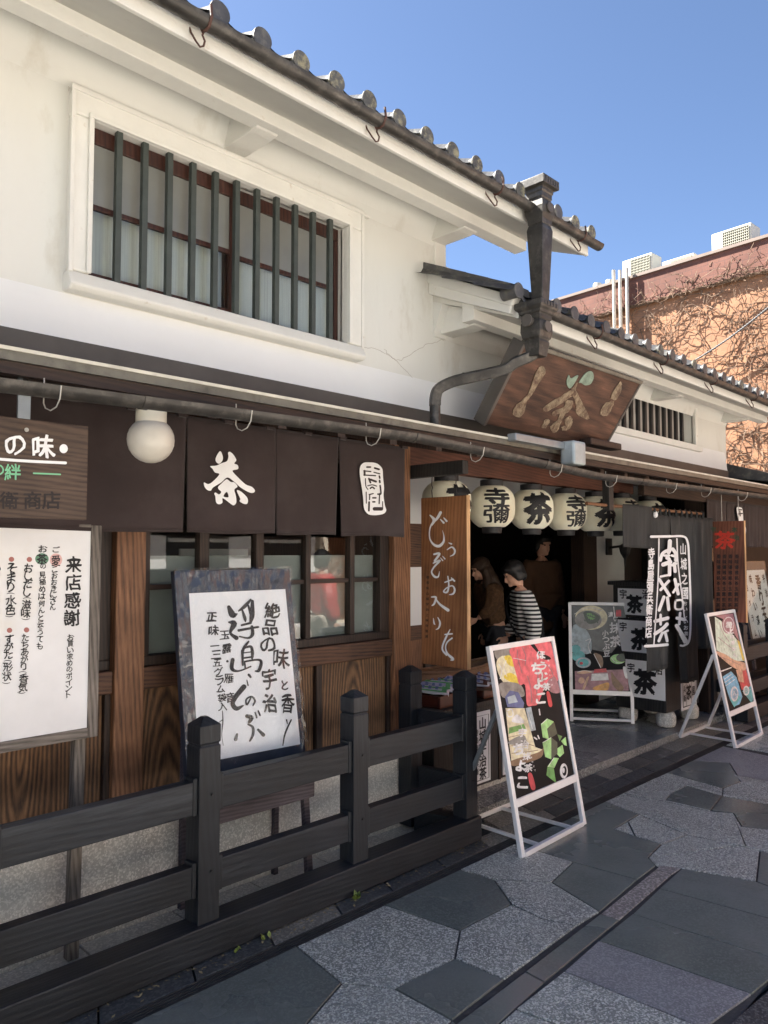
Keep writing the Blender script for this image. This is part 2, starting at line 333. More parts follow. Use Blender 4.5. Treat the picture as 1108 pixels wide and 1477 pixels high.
REDP = M('red_paint', (.55, .04, .02), .55, .2, 10)
REDDOT = M('faded_red_dot', (.36, .14, .12), .7, .15, 20)
PINKDOT = M('pink_dot', (.62, .40, .38), .7, .1, 20)
GREENDOT = M('green_dot', (.12, .24, .16), .7, .1, 20)
GREENP = M('green_paint', (.16, .42, .24), .6, .1, 10)
DARKINK = M('worn_dark_ink', (.018, .013, .012), .7, .3, 20)
CLOTH = M('dark_brown_cloth', (.024, .0145, .0135), .85, .2, 4, .15, 300, stain=(.036, .025, .024), sscale=3, smin=.45, smax=.7, sheen=.1)
BLKCLOTH = M('washed_black_cloth', (.030, .031, .031), .9, .3, 5, .2, 260, stretch=(3, 3, .4), stain=(.10, .095, .085), sscale=3, smin=.58, smax=.8)
DYE = M('white_dye', (.82, .81, .79), .8, .06, 8)
GLOBE = M('milk_glass', (.46, .43, .37), .35, .1, 5, stain=(.5, .44, .34), sscale=6, smin=.6, smax=.9)
PAPER = M('sign_paper', (.74, .74, .71), .8, .05, 5, stain=(.60, .55, .44), sscale=2, smin=.55, smax=.9)
PAPER2 = M('wrapped_paper', (.66, .68, .72), .6, .05, 4)
NAVY = M('dark_navy_board', (.016, .024, .040), .4, .3, 5)
WRAP = wrapm('clear_plastic_wrap')
GLASS = glassm('window_glass')
FROST = M('frosted_glass', (.17, .175, .16), .25, .10, 3, spec=.5)
CURTAIN = M('white_curtain', (.44, .435, .41), .9, .15, 9, stretch=(14, 14, .2))
SASH = wood('red_brown_sash', (.02, .008, .006), (.065, .024, .015), 'z', 8, .5, 3)
BARS = M('green_grey_bar', (.034, .042, .037), .55, .2, 12, .1, 60)
ALU = M('white_aluminium', (.80, .79, .77), .38, .06, 12, metal=.15, rvar=.05)
STEEL = M('dull_steel', (.22, .24, .25), .45, .12, 10, metal=.6)
KIOSK = wood('black_kiosk_wood', (.010, .010, .0105), (.04, .038, .036), 'z', 8, .55, 4)
LACQ = M('red_brown_lacquer', (.10, .028, .017), .35, .25, 12)
WICKER = wood('brown_wicker', (.08, .04, .02), (.25, .14, .07), 'x', 30, .6, 3)
PKG = M('white_packet', (.70, .71, .74), .3, .04, 10, coat=.3)
PKGG = M('green_print', (.14, .42, .16), .35, .2, 18)
PKGB = M('blue_print', (.13, .20, .42), .35, .2, 30)
PKGL = M('lilac_packet', (.55, .52, .68), .35, .08, 10)
BASE = stonem('granite_base', (.44, .425, .385), (.66, .64, .59), 150, .8, .25, 90)
PAVE0 = stonem('bush_hammered_stone', (.232, .250, .232), (.58, .60, .56), 170, .34, 1.0, 85, rvar=.10, stain=(.12, .125, .123), sscale=1.3, smin=.5, smax=.7)
PAVE1 = stonem('smooth_dark_stone', (.112, .130, .122), (.142, .162, .152), 140, .34, .18, 60, rvar=.22, stain=(.15, .162, .16), sscale=1.6, smin=.5, smax=.72)
PAVE2 = stonem('grey_stone', (.17, .173, .18), (.30, .30, .31), 160, .55, .35, 110, rvar=.16)
PAVE3 = stonem('brown_granite_strip', (.17, .155, .145), (.38, .345, .325), 120, .62, .6, 90)
SLAB = stonem('granite_slab', (.34, .33, .30), (.54, .52, .47), 140, .6, .5, 80)
WETSLAB = stonem('wet_entrance_slab', (.14, .142, .138), (.26, .26, .25), 110, .27, .3, 40, rvar=.14, stain=(.085, .087, .086), sscale=1.8, smin=.48, smax=.62)
CURB0 = stonem('dark_wet_paver', (.042, .046, .049), (.085, .09, .092), 110, .45, .2, 60, rvar=.18, stain=(.21, .21, .20), sscale=3.2, smin=.60, smax=.68)
CURB1 = stonem('pale_paver', (.15, .14, .12), (.26, .245, .21), 120, .6, .4, 90)
GROUT = M('dark_grout', (.045, .045, .045), .9, .3, 20, .3, 80)
ASPH = stonem('asphalt', (.045, .045, .047), (.12, .12, .12), 140, .8, .8, 130)
IRON = M('black_iron', (.012, .012, .013), .5, .3, 20)
GRATE = M('drain_grating', (.035, .036, .038), .75, .3, 20, metal=.0, spec=.25)
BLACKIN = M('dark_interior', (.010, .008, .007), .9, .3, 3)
LANT = M('lantern_paper', (.74, .68, .56), .75, .06, 5, stain=(.62, .54, .39), sscale=3, smin=.5, smax=.75)
BRICKC = (.46, .20, .095)

# ------------------------------------------------------------------ the ground
g = MB().add([(-60, -60, -.045), (90, -60, -.045), (90, 90, -.045), (-60, 90, -.045)], [(0, 1, 2, 3)]); tag(g.build('ground', GROUT), kind='structure')
rd = MB()
rd.add([(-60, -6.2, -.003), (90, -6.2, -.003), (90, .9, -.003), (3.05, 1.02, -.003), (2.16, 1.09, -.003), (-60, 1.10, -.003)], [(0, 1, 2, 3, 4, 5)])
tag(rd.build('road', ASPH), kind='structure')
STN = [[0,[[2.024,2.297],[1.975,2.167],[2.087,2.004],[2.406,1.978],[2.593,2.103],[2.537,2.308]]],[0,[[1.975,2.167],[2.087,2.004],[2.09,1.731],[1.846,1.679],[1.539,1.99],[1.732,2.073]]],[1,[[2.087,2.004],[2.406,1.978],[2.421,1.75],[2.09,1.731]]],[0,[[2.593,2.103],[2.669,2.102],[2.946,2.089],[2.925,1.911],[2.978,1.772],[2.421,1.75],[2.406,1.978]]],[1,[[2.537,2.308],[2.593,2.103],[2.669,2.102],[2.946,2.089],[3.104,2.302],[3.078,2.337]]],[0,[[3.104,2.302],[3.275,2.085],[3.163,1.766],[2.978,1.772],[2.925,1.911],[2.946,2.089]]],[0,[[3.078,2.337],[3.104,2.302],[3.275,2.085],[3.565,2.139],[3.554,2.285],[3.383,2.314]]],[1,[[3.275,2.085],[3.163,1.766],[3.596,1.802],[3.565,2.139]]],[1,[[3.565,2.139],[3.554,2.285],[3.828,2.325],[4.555,2.318],[4.485,2.229],[4.155,2.218],[4.132,2.08],[4.121,1.919],[3.894,1.889],[3.824,1.813],[3.596,1.802]]],[0,[[4.155,2.218],[4.32,2.219],[4.132,2.08]]],[0,[[4.485,2.229],[4.356,1.876],[4.121,1.919],[4.132,2.08],[4.32,2.219]]],[0,[[4.555,2.318],[4.806,2.337],[4.846,1.942],[4.91,1.824],[4.415,1.579],[4.396,1.615],[4.356,1.876],[4.485,2.229]]],[0,[[4.121,1.919],[4.356,1.876],[4.396,1.615],[3.894,1.889]]],[0,[[3.894,1.889],[4.396,1.615],[4.402,1.502],[3.984,1.379],[3.883,1.706],[3.824,1.813]]],[1,[[4.402,1.502],[4.417,1.407],[3.96,1.266],[3.984,1.379]]],[0,[[4.91,1.824],[4.707,1.704],[4.799,1.507],[4.419,1.391],[4.402,1.502],[4.396,1.615],[4.415,1.579]]],[1,[[4.869,1.945],[5.205,2.004],[5.251,1.645],[4.799,1.507],[4.707,1.704],[4.91,1.824]]],[1,[[4.863,2.232],[5.01,2.263],[5.263,2.26],[5.205,2.004],[4.869,1.945]]],[0,[[4.806,2.337],[5.278,2.345],[5.263,2.26],[5.01,2.263],[4.863,2.232],[4.869,1.945],[4.846,1.942]]],[0,[[5.278,2.345],[5.468,2.361],[5.38,2.063],[5.205,2.004],[5.263,2.26]]],[1,[[5.468,2.361],[5.934,2.302],[6.058,2.274],[5.619,2.034],[5.38,2.063]]],[0,[[5.38,2.063],[5.619,2.034],[5.749,2.121],[5.764,1.802],[5.251,1.645],[5.205,2.004]]],[2,[[5.924,2.301],[6.527,2.322],[6.453,2.012],[5.764,1.802],[5.749,2.121],[5.619,2.034],[6.058,2.274]]],[3,[[3.891,1.808],[3.883,1.706],[3.78,1.709],[3.772,1.796]]],[3,[[3.772,1.796],[3.78,1.709],[3.156,1.666],[3.147,1.757]]],[1,[[3.147,1.757],[3.156,1.666],[2.512,1.633],[2.521,1.728]]],[1,[[2.521,1.728],[2.512,1.633],[2.048,1.594],[2.052,1.71]]],[1,[[3.883,1.706],[3.984,1.379],[3.96,1.266],[3.782,1.002],[3.652,1.015],[3.578,1.685]]],[1,[[3.578,1.685],[3.652,1.015],[3.295,1.024],[3.247,1.655]]],[1,[[3.247,1.655],[3.295,1.024],[2.974,1.053],[2.93,1.644]]],[2,[[2.93,1.644],[2.974,1.053],[2.647,1.096],[2.625,1.622]]],[0,[[2.625,1.622],[2.647,1.096],[2.377,1.13],[2.295,1.614]]],[0,[[2.295,1.614],[2.377,1.13],[2.162,1.146],[2.048,1.594]]],[1,[[2.024,2.297],[1.975,2.167],[1.732,2.073],[1.539,1.99],[1.278,2.255],[1.275,2.509]]]]
# stretch the outer stones to the drain edge and continue the paving along the street
def edgefix(p): return [p[0], 2.497 if p[1] > 2.245 and p[0] < 6.6 and (p[0] < 4.4 or p[1] > 2.28) else p[1]]
KEEP = {(3.104, 2.302), (2.946, 2.089)}
STN = [[k, [edgefix(p) if tuple(p) not in KEEP else p for p in pl]] for k, pl in STN]
STN += [[1, [[.2, 2.497], [1.275, 2.497], [1.278, 2.255], [1.1, 1.95], [.2, 2.0]]], [0, [[.2, 2.0], [1.1, 1.95], [1.278, 2.255], [1.539, 1.99], [1.846, 1.679], [.2, 1.62]]],
        [1, [[.2, 1.62], [1.846, 1.679], [2.09, 1.731], [2.048, 1.594], [.2, 1.5]]], [0, [[.2, 1.5], [2.048, 1.594], [2.162, 1.146], [.2, 1.1]]],
        [0, [[3.104, 2.302], [3.078, 2.497], [3.383, 2.497], [3.3, 2.42]]],
        [2, [[4.799, 1.507], [5.251, 1.645], [5.764, 1.802], [6.453, 2.012], [6.5, 1.0], [3.96, 1.02], [3.96, 1.266], [4.417, 1.407]]]]
x = 6.54; k = 0
while x < 24:
    w = random.uniform(.5, 1.0); ys = [.95, 1.3, 1.62, 1.98, 2.497]
    for a, b in zip(ys[:-1], ys[1:]):
        e = random.uniform(-.06, .06); STN.append([random.choice([0, 0, 1, 2]), [[x+e, a], [x+w+e, a], [x+w+e, b], [x+e, b]]])
    x += w
x = .2
while x > -8:
    w = random.uniform(.6, 1.1)
    for a, b in zip([1.1, 1.55, 2.0], [1.55, 2.0, 2.497]): STN.append([random.choice([0, 0, 1]), [[x-w, a], [x, a], [x, b], [x-w, b]]])
    x -= w
def stones(name, data, mats, z=0.0, gap=.0042, th=.03):
    mb = MB()
    for k, p in data:
        p = [Vector((q[0], q[1], 0)) for q in p]; n = len(p)
        ar = sum(p[i].x*p[(i+1) % n].y-p[(i+1) % n].x*p[i].y for i in range(n))
        if ar < 0: p.reverse()
        def inset(d):
            o = []
            for i in range(n):
                a, b, c = p[i-1], p[i], p[(i+1) % n]; e1 = (b-a).normalized(); e2 = (c-b).normalized()
                n1 = Vector((-e1.y, e1.x, 0)); n2 = Vector((-e2.y, e2.x, 0)); bs = (n1+n2)
                l = bs.length
                if l < .2: bs = n1; l = 1
                q = bs/l*(d/max(.35, (bs/l).dot(n1))); o.append(b+q)
            return o
        lo, hi = inset(gap), inset(gap+.0012); dz = random.uniform(-.0015, .0015)
        top = [Vector((v.x, v.y, z+dz)) for v in hi]; mid = [Vector((v.x, v.y, z+dz-.0015)) for v in lo]; bot = [Vector((v.x, v.y, z-th)) for v in lo]
        mb.m = k; mb.poly([top]); o = len(mb.v); mb.add(top+mid+bot, [(i, n+i, n+(i+1) % n, (i+1) % n) for i in range(n)]+[(n+i, 2*n+i, 2*n+(i+1) % n, n+(i+1) % n) for i in range(n)])
    return tag(mb.build(name, mats), kind='structure')
pb = MB().add([(-8, 1.04, -.007), (24, 1.04, -.007), (24, 2.497, -.007), (-8, 2.497, -.007)], [(0, 1, 2, 3)]); tag(pb.build('pavement_bed', GROUT), kind='structure')
stones('pavement', STN, [PAVE0, PAVE1, PAVE2, PAVE3])
# drain channel with grating, paver rows beside it, granite slabs inside the fence, entrance slab
rows = []
for (ya, yb, off) in ((2.566, 2.70, 0), (2.70, 2.866, .17)):
    x = -3+off
    while x < 24:
        w = random.uniform(.30, .40); sk = .06
        if yb < 2.71 or x > 3.45: rows.append([random.choice([0, 0, 0, 1]), [[x, ya], [x+w, ya], [x+w+sk, yb], [x+sk, yb]]])
        x += w
stones('paver_kerb', rows, [CURB0, CURB1], -.002, .004)
sl_ = []
for j, (ya, yb) in enumerate(((2.77, 2.98), (2.98, 3.13))):
    x = -3+.2*j
    while x < 3.3: sl_.append([0, [[x, ya], [min(x+.42, 3.5), ya], [min(x+.42, 3.5), yb], [x, yb]]]); x += .42
stones('granite_slabs', sl_, [SLAB], .004, .003)
es = []
for j, (ya, yb) in enumerate(((2.872, 3.35), (3.35, 3.9), (3.9, 4.6), (4.6, 5.4), (5.4, 6.3))):
    x = 3.46 + (.3 if j % 2 else 0); 
    if j % 2: es.append([0, [[3.46, ya], [x, ya], [x, yb], [3.46, yb]]])
    while x < 8.7: w = .86; es.append([0, [[x, ya], [min(x+w, 8.75), ya], [min(x+w, 8.75), yb], [x, yb]]]); x += w
stones('entrance_slab', es, [WETSLAB], .055, .003, .09)
dm = MB()
dm.box(-6, 24, 2.498, 2.502, -.04, -.001); dm.box(-6, 24, 2.560, 2.564, -.04, -.001)
for yy in (2.517, 2.534, 2.549): dm.box(-6, 24, yy-.003, yy+.003, -.03, -.003)
for i in range(150): dm.box(-6+i*.2, -5.99+i*.2, 2.503, 2.559, -.032, -.008)
tag(dm.build('drain_grating', GRATE), 'black slotted drain grating running along the street between pavement and pavers', 'drain')

# ------------------------------------------------------------------ the shop building
SH = thing('shop_building', 'old white plastered townhouse shop with tiled eaves and dark timber front', 'building', (3.5, 3.2, 0))
def P(mb, name, mats, **k): return mb.build(name, mats, SH, **k)
XL = -3.0; XM = 3.81; XR = 8.66
# upper wall with window openings
w = MB(); WX0, WX1, WZ0, WZ1 = 1.40, 2.90, 2.79, 3.47
w.box(XL, WX0, 3.2, 3.4, 2.62, 4.02); w.box(WX1, XM, 3.2, 3.4, 2.62, 4.02); w.box(WX0, WX1, 3.2, 3.4, 2.62, WZ0); w.box(WX0, WX1, 3.2, 3.4, WZ1, 4.02)
P(w, 'upper_wall', PLASTER)
p0 = on(1001, 577, y=3.2); p1 = on(1004, 645, y=3.2); p2 = on(889, 615, y=3.2)
VX1 = p0.x-.04; VX0 = 5.62; VZ0 = p1.z+.01; VZ1 = p0.z-.02
w = MB(); w.box(XM+.003, VX0, 3.203, 3.4, 2.62, 3.5); w.box(VX1, XR, 3.203, 3.4, 2.62, 3.5); w.box(VX0, VX1, 3.203, 3.4, 2.62, VZ0); w.box(VX0, VX1, 3.203, 3.4, VZ1, 3.5)
P(w, 'wing_wall', PLASTER)
P(B(XM-.2, XM, 3.4, 8.5, 2.4, 3.9), 'gable_wall', PLASTER); P(B(XR-.2, XR, 3.4, 8.5, 0, 3.3), 'gable_wall', PLASTER); P(B(XL, XL+.2, 3.4, 8.5, 0, 3.9), 'gable_wall', PLASTER)
P(B(XM-.10, XM+.012, 3.188, 3.30, 3.0, 3.9), 'corner_pilaster', PLTRIM, bevel=.008)
# flared skirt and flashing
sk = MB(); prof = [(3.199, 2.70), (3.190, 2.655), (3.172, 2.50), (3.165, 2.495), (3.21, 2.495)]
x1 = on(1056, 660, y=3.12).x
sk.prism([(XL, y, z) for y, z in prof], (x1-XL, 0, 0)); P(sk, 'wall_skirt', PLASTERLOW)
P(B(XL, x1-.01, 3.158, 3.2, 2.36, 2.494), 'flashing', FLASH)
# lower eave: sloping metal roof, lip, boards, rafters
r = MB(); prof = [(3.19, 2.385), (2.50, 2.240), (2.50, 2.205), (2.53, 2.205), (3.19, 2.345)]
r.prism([(XL, y, z) for y, z in prof], (13.5-XL, 0, 0)); P(r, 'lower_roof', LIP)
P(B(XL, 13.5, 2.494, 2.506, 2.236, 2.2475), 'lip_edge', BRIGHTLIP)
P(B(XL, 13.5, 2.515, 2.54, 2.165, 2.204), 'eave_board', DARKH)
rf = MB(); prof = [(2.545, 2.19), (2.545, 2.165), (3.3, 2.325), (3.3, 2.35)]
rf.prism([(XL, y, z) for y, z in prof], (13.5-XL, 0, 0)); P(rf, 'eave_soffit', DARKH)
for i in range(34):
    xx = XL+.2+i*.34
    P(MB().prism([(xx, 2.56, 2.166), (xx, 2.56, 2.125), (xx, 3.2, 2.262), (xx, 3.2, 2.302)], (.045, 0, 0)), 'rafter', DARKW)
def gutter(path, rr, n=10):
    """half-round open gutter along x from points (x, y, z)"""
    mb = MB(); vs = []; fs = []; m = n+1
    for (x, y, z) in path:
        for R in (rr, rr-.006):
            for k in range(m): a = PI+PI*k/n; vs.append((x, y+R*math.cos(a), z+R*math.sin(a)))
    for i in range(len(path)-1):
        o = i*2*m; q = (i+1)*2*m
        for k in range(n): fs += [(o+k, o+k+1, q+k+1, q+k), (o+m+k, q+m+k, q+m+k+1, o+m+k+1)]
        fs += [(o, q, q+m, o+m), (o+n, o+m+n, q+m+n, q+n)]
    mb.add(vs, fs); mb.add([vs[i] for i in list(range(m))], [tuple(range(m))]); mb.add([vs[-2*m+i] for i in range(m)], [tuple(range(m))])
    return mb
GL = [(XL, 2.4, 2.135), (.8, 2.4, 2.115), (1.52, 2.4, 2.135), (2.65, 2.4, 2.155), (3.3, 2.4, 2.135), (4.33, 2.4, 2.095), (6, 2.4, 2.11), (7.5, 2.4, 2.125), (13.5, 2.4, 2.14)]
P(gutter(GL, .038), 'lower_gutter', LEAD, smooth=True)
def gz(x):
    for a, b in zip(GL[:-1], GL[1:]):
        if a[0] <= x <= b[0]: return a[2]+(b[2]-a[2])*(x-a[0])/(b[0]-a[0])
for xx in (1.25, 2.62, 3.72, 4.9, 6.1, 7.3): P(gutter([(xx, 2.4, gz(xx)), (xx+.024, 2.4, gz(xx))], .0405), 'gutter_joint', LEAD, smooth=True)
for px in (68, 347, 535, 686, 800, 880, 967, 1017, 1070):
    q = on(px, 600 if px < 600 else 690, y=2.4); xx = q.x; z0 = gz(xx)-.03
    P(MB().tube([(xx, 2.43, z0+.06), (xx, 2.43, z0-.02), (xx+.004, 2.425, z0-.036), (xx+.014, 2.41, z0-.044), (xx+.024, 2.39, z0-.034), (xx+.026, 2.37, z0-.01), (xx+.026, 2.362, z0+.03)], .0024, 6), 'gutter_hook', WIRE, smooth=True)
# pale blue-grey gutter connector below the carved board
q = on(820, 655, y=2.44)
P(B(q.x-.55, q.x-.03, 2.44, 2.50, 2.225, 2.268), 'gutter_outlet', STEEL, bevel=.006); P(B(q.x-.04, q.x+.10, 2.375, 2.475, 2.13, 2.275), 'gutter_outlet', M('pale_zinc', (.30, .34, .35), .45, .15, 14, metal=.3), bevel=.014)

def upper_eave(xa, xb, dz, nb, brx, verge_l=None):
    """white plastered eave: bed beam, soffits, fascia, brackets, tiled roof edge, gutter"""
    P(B(xa+.0, xb-.28, 2.865, 2.960, 3.64+dz, 3.78+dz), 'eave_beam', PLTRIM, bevel=.004)
    s = MB(); s.prism([(xa, 2.553, 3.583+dz), (xa, 2.866, 3.706+dz), (xa, 2.866, 3.76+dz), (xa, 2.553, 3.64+dz)], (xb-xa-.05, 0, 0)); P(s, 'eave_soffit', SOFFIT)
    s = MB(); s.prism([(xa, 2.958, 3.742+dz), (xa, 3.21, 3.83+dz), (xa, 3.21, 3.88+dz), (xa, 2.958, 3.80+dz)], (xb-xa-.3, 0, 0)); P(s, 'eave_soffit', SOFFIT)
    P(B(xa, xb-.045, 2.535, 2.556, 3.578+dz, 3.69+dz), 'eave_fascia', PLTRIM, bevel=.003)
    # coved strip where wall meets soffit
    P(MB().prism([(xa, 3.199, 3.60+dz), (xa, 3.18, 3.66+dz), (xa, 3.12, 3.80+dz), (xa, 3.199, 3.83+dz)], (min(xb-.3, XM if dz == 0 else XR)-xa, 0, 0)), 'wall_cove', PLASTER)
    for bx in brx:
        m = MB(); m.prism([(bx-.065, 3.2, 3.628+dz), (bx-.065, 2.97, 3.628+dz), (bx-.065, 2.925, 3.634+dz), (bx-.065, 2.89, 3.652+dz), (bx-.065, 2.872, 3.68+dz), (bx-.065, 2.872, 3.72+dz), (bx-.065, 3.2, 3.83+dz)], (.13, 0, 0)); P(m, 'eave_bracket', PLTRIM, bevel=.006)
    # roof slab with rolling pan and cover tiles
    p = .205; sl = .42; n0 = int((xb-xa)/p); vs = []; K = 10; ROW = 24; fs = []
    xs = []
    for i in range(n0+1):
        for k in range(K): xs.append((xb-.09-n0*p + i*p + (k/K-.5)*p, k/K-.5))
    xs = [(x, t) for x, t in xs if x <= xb-.01]
    def hgt(t): # cover roll at t=0, pan elsewhere
        a = abs(t); return .036*math.sqrt(max(0, 1-(a/.2)**2)) if a < .2 else -.018*math.sin(PI*(a-.2)/.6)
    cols = len(xs)
    for j in range(ROW+1):
        y = 2.50+j*.24
        for st in (0, 1):
            if j == ROW and st: continue
            yy = y if st == 0 else y+.235; drop = 0 if st == 0 else -.012
            for x, t in xs: vs.append((x, yy, 3.715+dz+(yy-2.5)*sl+hgt(t)+drop))
    nr = len(vs)//cols
    for r_ in range(nr-1):
        for c_ in range(cols-1): fs.append((r_*cols+c_, r_*cols+c_+1, (r_+1)*cols+c_+1, (r_+1)*cols+c_))
    m = MB().add(vs, fs)
    P(m, 'tile_roof', TILE, smooth=True, fixn=False)
    P(MB().prism([(xa, 2.50, 3.672+dz), (xa, 2.53, 3.66+dz), (xa, 8.2, 3.66+dz+5.67*sl), (xa, 8.2, 3.70+dz+5.67*sl)], (xb-xa-.02, 0, 0)), 'roof_bed', TILE)
    P(MB().prism([(xa, 8.2, 3.70+dz+5.67*sl), (xa, 13.5, 3.70+dz), (xa, 13.5, 3.62+dz), (xa, 8.2, 3.62+dz+5.67*sl)], (xb-xa-.02, 0, 0)), 'rear_roof', TILE)
    for i in range(n0+1):
        cx = xb-.09-n0*p+i*p; rs = .046
        m = MB(); zc = 3.712+dz+random.uniform(-.004, .004)
        m.lathe([(rs*.86, -.012), (rs, -.012), (rs, -.004), (rs*.90, -.004), (rs*.84, .0), (rs*.84, .03), (rs*.84, .10)], (cx, 2.49, zc), 18, 0, 'y')
        P(m, 'eave_tile', LICHEN if random.random() < (.55 if dz == 0 else .15) else TILE, smooth=True)
        # drooping pan lip between the caps
        if i < n0:
            vs = []; n = 8
            for k in range(n+1):
                t = k/n; z = 3.712+dz-.012-.034*math.sin(PI*t)
                vs += [(cx+.035+t*(p-.07), 2.487, z), (cx+.035+t*(p-.07), 2.487, z-.028-.006*math.sin(PI*t)), (cx+.035+t*(p-.07), 2.62, z+.05)]
            fs = []
            for k in range(n): a = k*3; fs += [(a, a+1, a+4, a+3), (a, a+3, a+5, a+2)]
            P(MB().add(vs, fs), 'eave_pan', LICHEN if random.random() < .4 else TILE, smooth=True)
    P(gutter([(xa, 2.478, 3.653+dz), (xb, 2.478, 3.646+dz)], .037), 'upper_gutter', LEAD, smooth=True)
    for bx in nb:
        z = 3.65+dz
        P(MB().tube([(bx, 2.445, z+.045), (bx, 2.437, z-.005), (bx, 2.455, z-.037), (bx, 2.478, z-.042), (bx, 2.50, z-.037), (bx, 2.519, z), (bx, 2.524, z+.02)], .006, 6), 'gutter_strap', RUST, smooth=True)
        P(MB().tube([(bx+.004, 2.50, z-.035), (bx-.004, 2.495, z-.055), (bx-.002, 2.48, z-.085), (bx-.008, 2.48, z-.108), (bx-.020, 2.485, z-.114), (bx-.030, 2.50, z-.088), (bx-.034, 2.53, z-.04), (bx-.036, 2.545, z+.0)], .0042, 6), 'gutter_hook', RUST, smooth=True)
hx = [on(px, py, y=2.478).x for px, py in ((297, 35), (548, 180), (718, 285), (838, 345))]
upper_eave(XL, 4.56, 0, hx, [2.155, 3.74, .55])
hx = [on(px, py, y=2.478).x for px, py in ((862, 500), (957, 535), (1029, 558), (1087, 575))]
upper_eave(3.70, 9.25, -.60, hx, [3.83, 5.05, 6.85, 8.55])
# wing verge on the main wall
vg = MB(); prof = [(3.2, 3.27), (2.57, 3.0), (2.545, 3.07), (3.2, 3.37)]
vg.prism([(3.655, y, z) for y, z in prof], (.05, 0, 0)); P(vg, 'verge_board', PLTRIM, bevel=.006)
vg = MB(); prof = [(3.2, 3.34), (2.55, 3.04), (2.52, 3.09), (3.2, 3.415)]
vg.prism([(3.64, y, z) for y, z in prof], (.07, 0, 0)); P(vg, 'verge_board', PLTRIM, bevel=.006)
for i in range(4):
    ya = 3.2-i*.17; yb = ya-.185; za = 3.418-i*.078; zb = za-.085
    P(MB().prism([(3.60, ya, za), (3.60, yb, zb), (3.60, yb, zb+.052), (3.60, ya, za+.05)], (.17, 0, 0)), 'verge_tile', TILE, bevel=.008)
P(MB().box(3.84, 3.88, 3.02, 3.2, 3.12, 3.22), 'verge_block', PLTRIM, bevel=.004)
# upper lattice window
wd = MB()
fr = thing
def window(x0, x1, z0, z1, nb, barw, fw, nm, split, barm):
    m = MB()
    a = fw
    m.box(x0-a, x1+a*1.3, 3.145, 3.22, z1, z1+a*1.3); m.box(x0-a, x0, 3.145, 3.22, z0, z1); m.box(x1, x1+a*1.3, 3.145, 3.22, z0, z1)
    m.prism([(x0-a-.01, 3.21, z0-a), (x0-a-.01, 3.14, z0-a), (x0-a-.01, 3.115, z0-a+.02), (x0-a-.01, 3.15, z0), (x0-a-.01, 3.21, z0)], (x1-x0+2.3*a+.02, 0, 0))
    f = P(m, 'window_surround', PLTRIM, bevel=.009)
    m = MB(); i_ = .022
    m.box(x0-i_, x1+i_, 3.130, 3.146, z1, z1+i_); m.box(x0-i_, x0, 3.130, 3.146, z0, z1); m.box(x1, x1+i_, 3.130, 3.146, z0, z1); m.box(x0-a-.012, x1+a*1.3+.012, 3.138, 3.146, z1+a*1.3-.012, z1+a*1.3+.012); m.box(x0-a-.012, x0-a+.008, 3.138, 3.146, z0-.01, z1+a*1.3-.012); m.box(x1+a*1.3-.008, x1+a*1.3+.012, 3.138, 3.146, z0-.01, z1+a*1.3-.012)
    P(m, 'window_bead', PLTRIM, bevel=.004)
    for k in range(1, nb):
        xx = x0+(x1-x0)*k/nb
        P(B(xx-barw/2, xx+barw/2, 3.15, 3.15+barw, z0, z1), 'window_bar', barm, bevel=.002)
    m = MB(); t = .03
    for (sa, sb, yy) in ((x0, (x0+x1)/2+.02, 3.20), ((x0+x1)/2-.02, x1, 3.232)):
        m.box(sa, sb, yy, yy+.028, z1-.07, z1); m.box(sa, sb, yy, yy+.028, z0, z0+.03); m.box(sa, sa+t, yy, yy+.028, z0+.03, z1-.07); m.box(sb-t, sb, yy, yy+.028, z0+.03, z1-.07)
        m.box(sa+t, sb-t, yy+.004, yy+.024, z0+(z1-z0)*split-.012, z0+(z1-z0)*split+.012)
    sh = P(m, 'window_sash', SASH, bevel=.003)
    for (sa, sb, yy) in ((x0, (x0+x1)/2+.02, 3.212), ((x0+x1)/2-.02, x1, 3.244)):
        zs = z0+(z1-z0)*split
        P(B(sa+t, sb-t, yy, yy+.004, zs+.012, z1-.07), 'frosted_pane', FROST)
        P(B(sa+t, sb-t, yy, yy+.004, z0+.03, zs-.012), 'window_pane', GLASS)
    cu = MB(); vs = []; n = 70
    for k in range(n+1):
        xx = x0+(x1-x0)*k/n; yy = 3.285+.008*math.sin(k*1.9)+.006*math.sin(k*.7); vs += [(xx, yy, z0), (xx, yy, z1)]
    cu.add(vs, [(2*k, 2*k+2, 2*k+3, 2*k+1) for k in range(n)]); P(cu, 'curtain', CURTAIN, smooth='full')
window(WX0, WX1, WZ0, WZ1, 12, .028, .085, 'w', .48, BARS)
P(B(WX0-.08, WX1+.2, 3.172, 3.2, 3.585, 3.60), 'wall_moulding', PLTRIM, bevel=.004)
# wing window with dark slats
m = MB(); a = .06
m.box(VX0-a, VX1+a, 3.17, 3.22, VZ1, VZ1+a); m.box(VX0-a, VX0, 3.17, 3.22, VZ0, VZ1); m.box(VX1, VX1+a, 3.17, 3.22, VZ0, VZ1); m.box(VX0-a-.04, VX1+a+.06, 3.15, 3.22, VZ0-.06, VZ0)
P(m, 'window_surround', PLTRIM, bevel=.006)
n = 15
for k in range(n): xx = VX0+(VX1-.10-VX0)*(k+.5)/n; P(B(xx-.02, xx+.02, 3.23, 3.26, VZ0, VZ1), 'window_bar', IRON, bevel=.003)
P(B(VX0, VX1, 3.33, 3.34, VZ0, VZ1), 'shutter_board', CURTAIN)
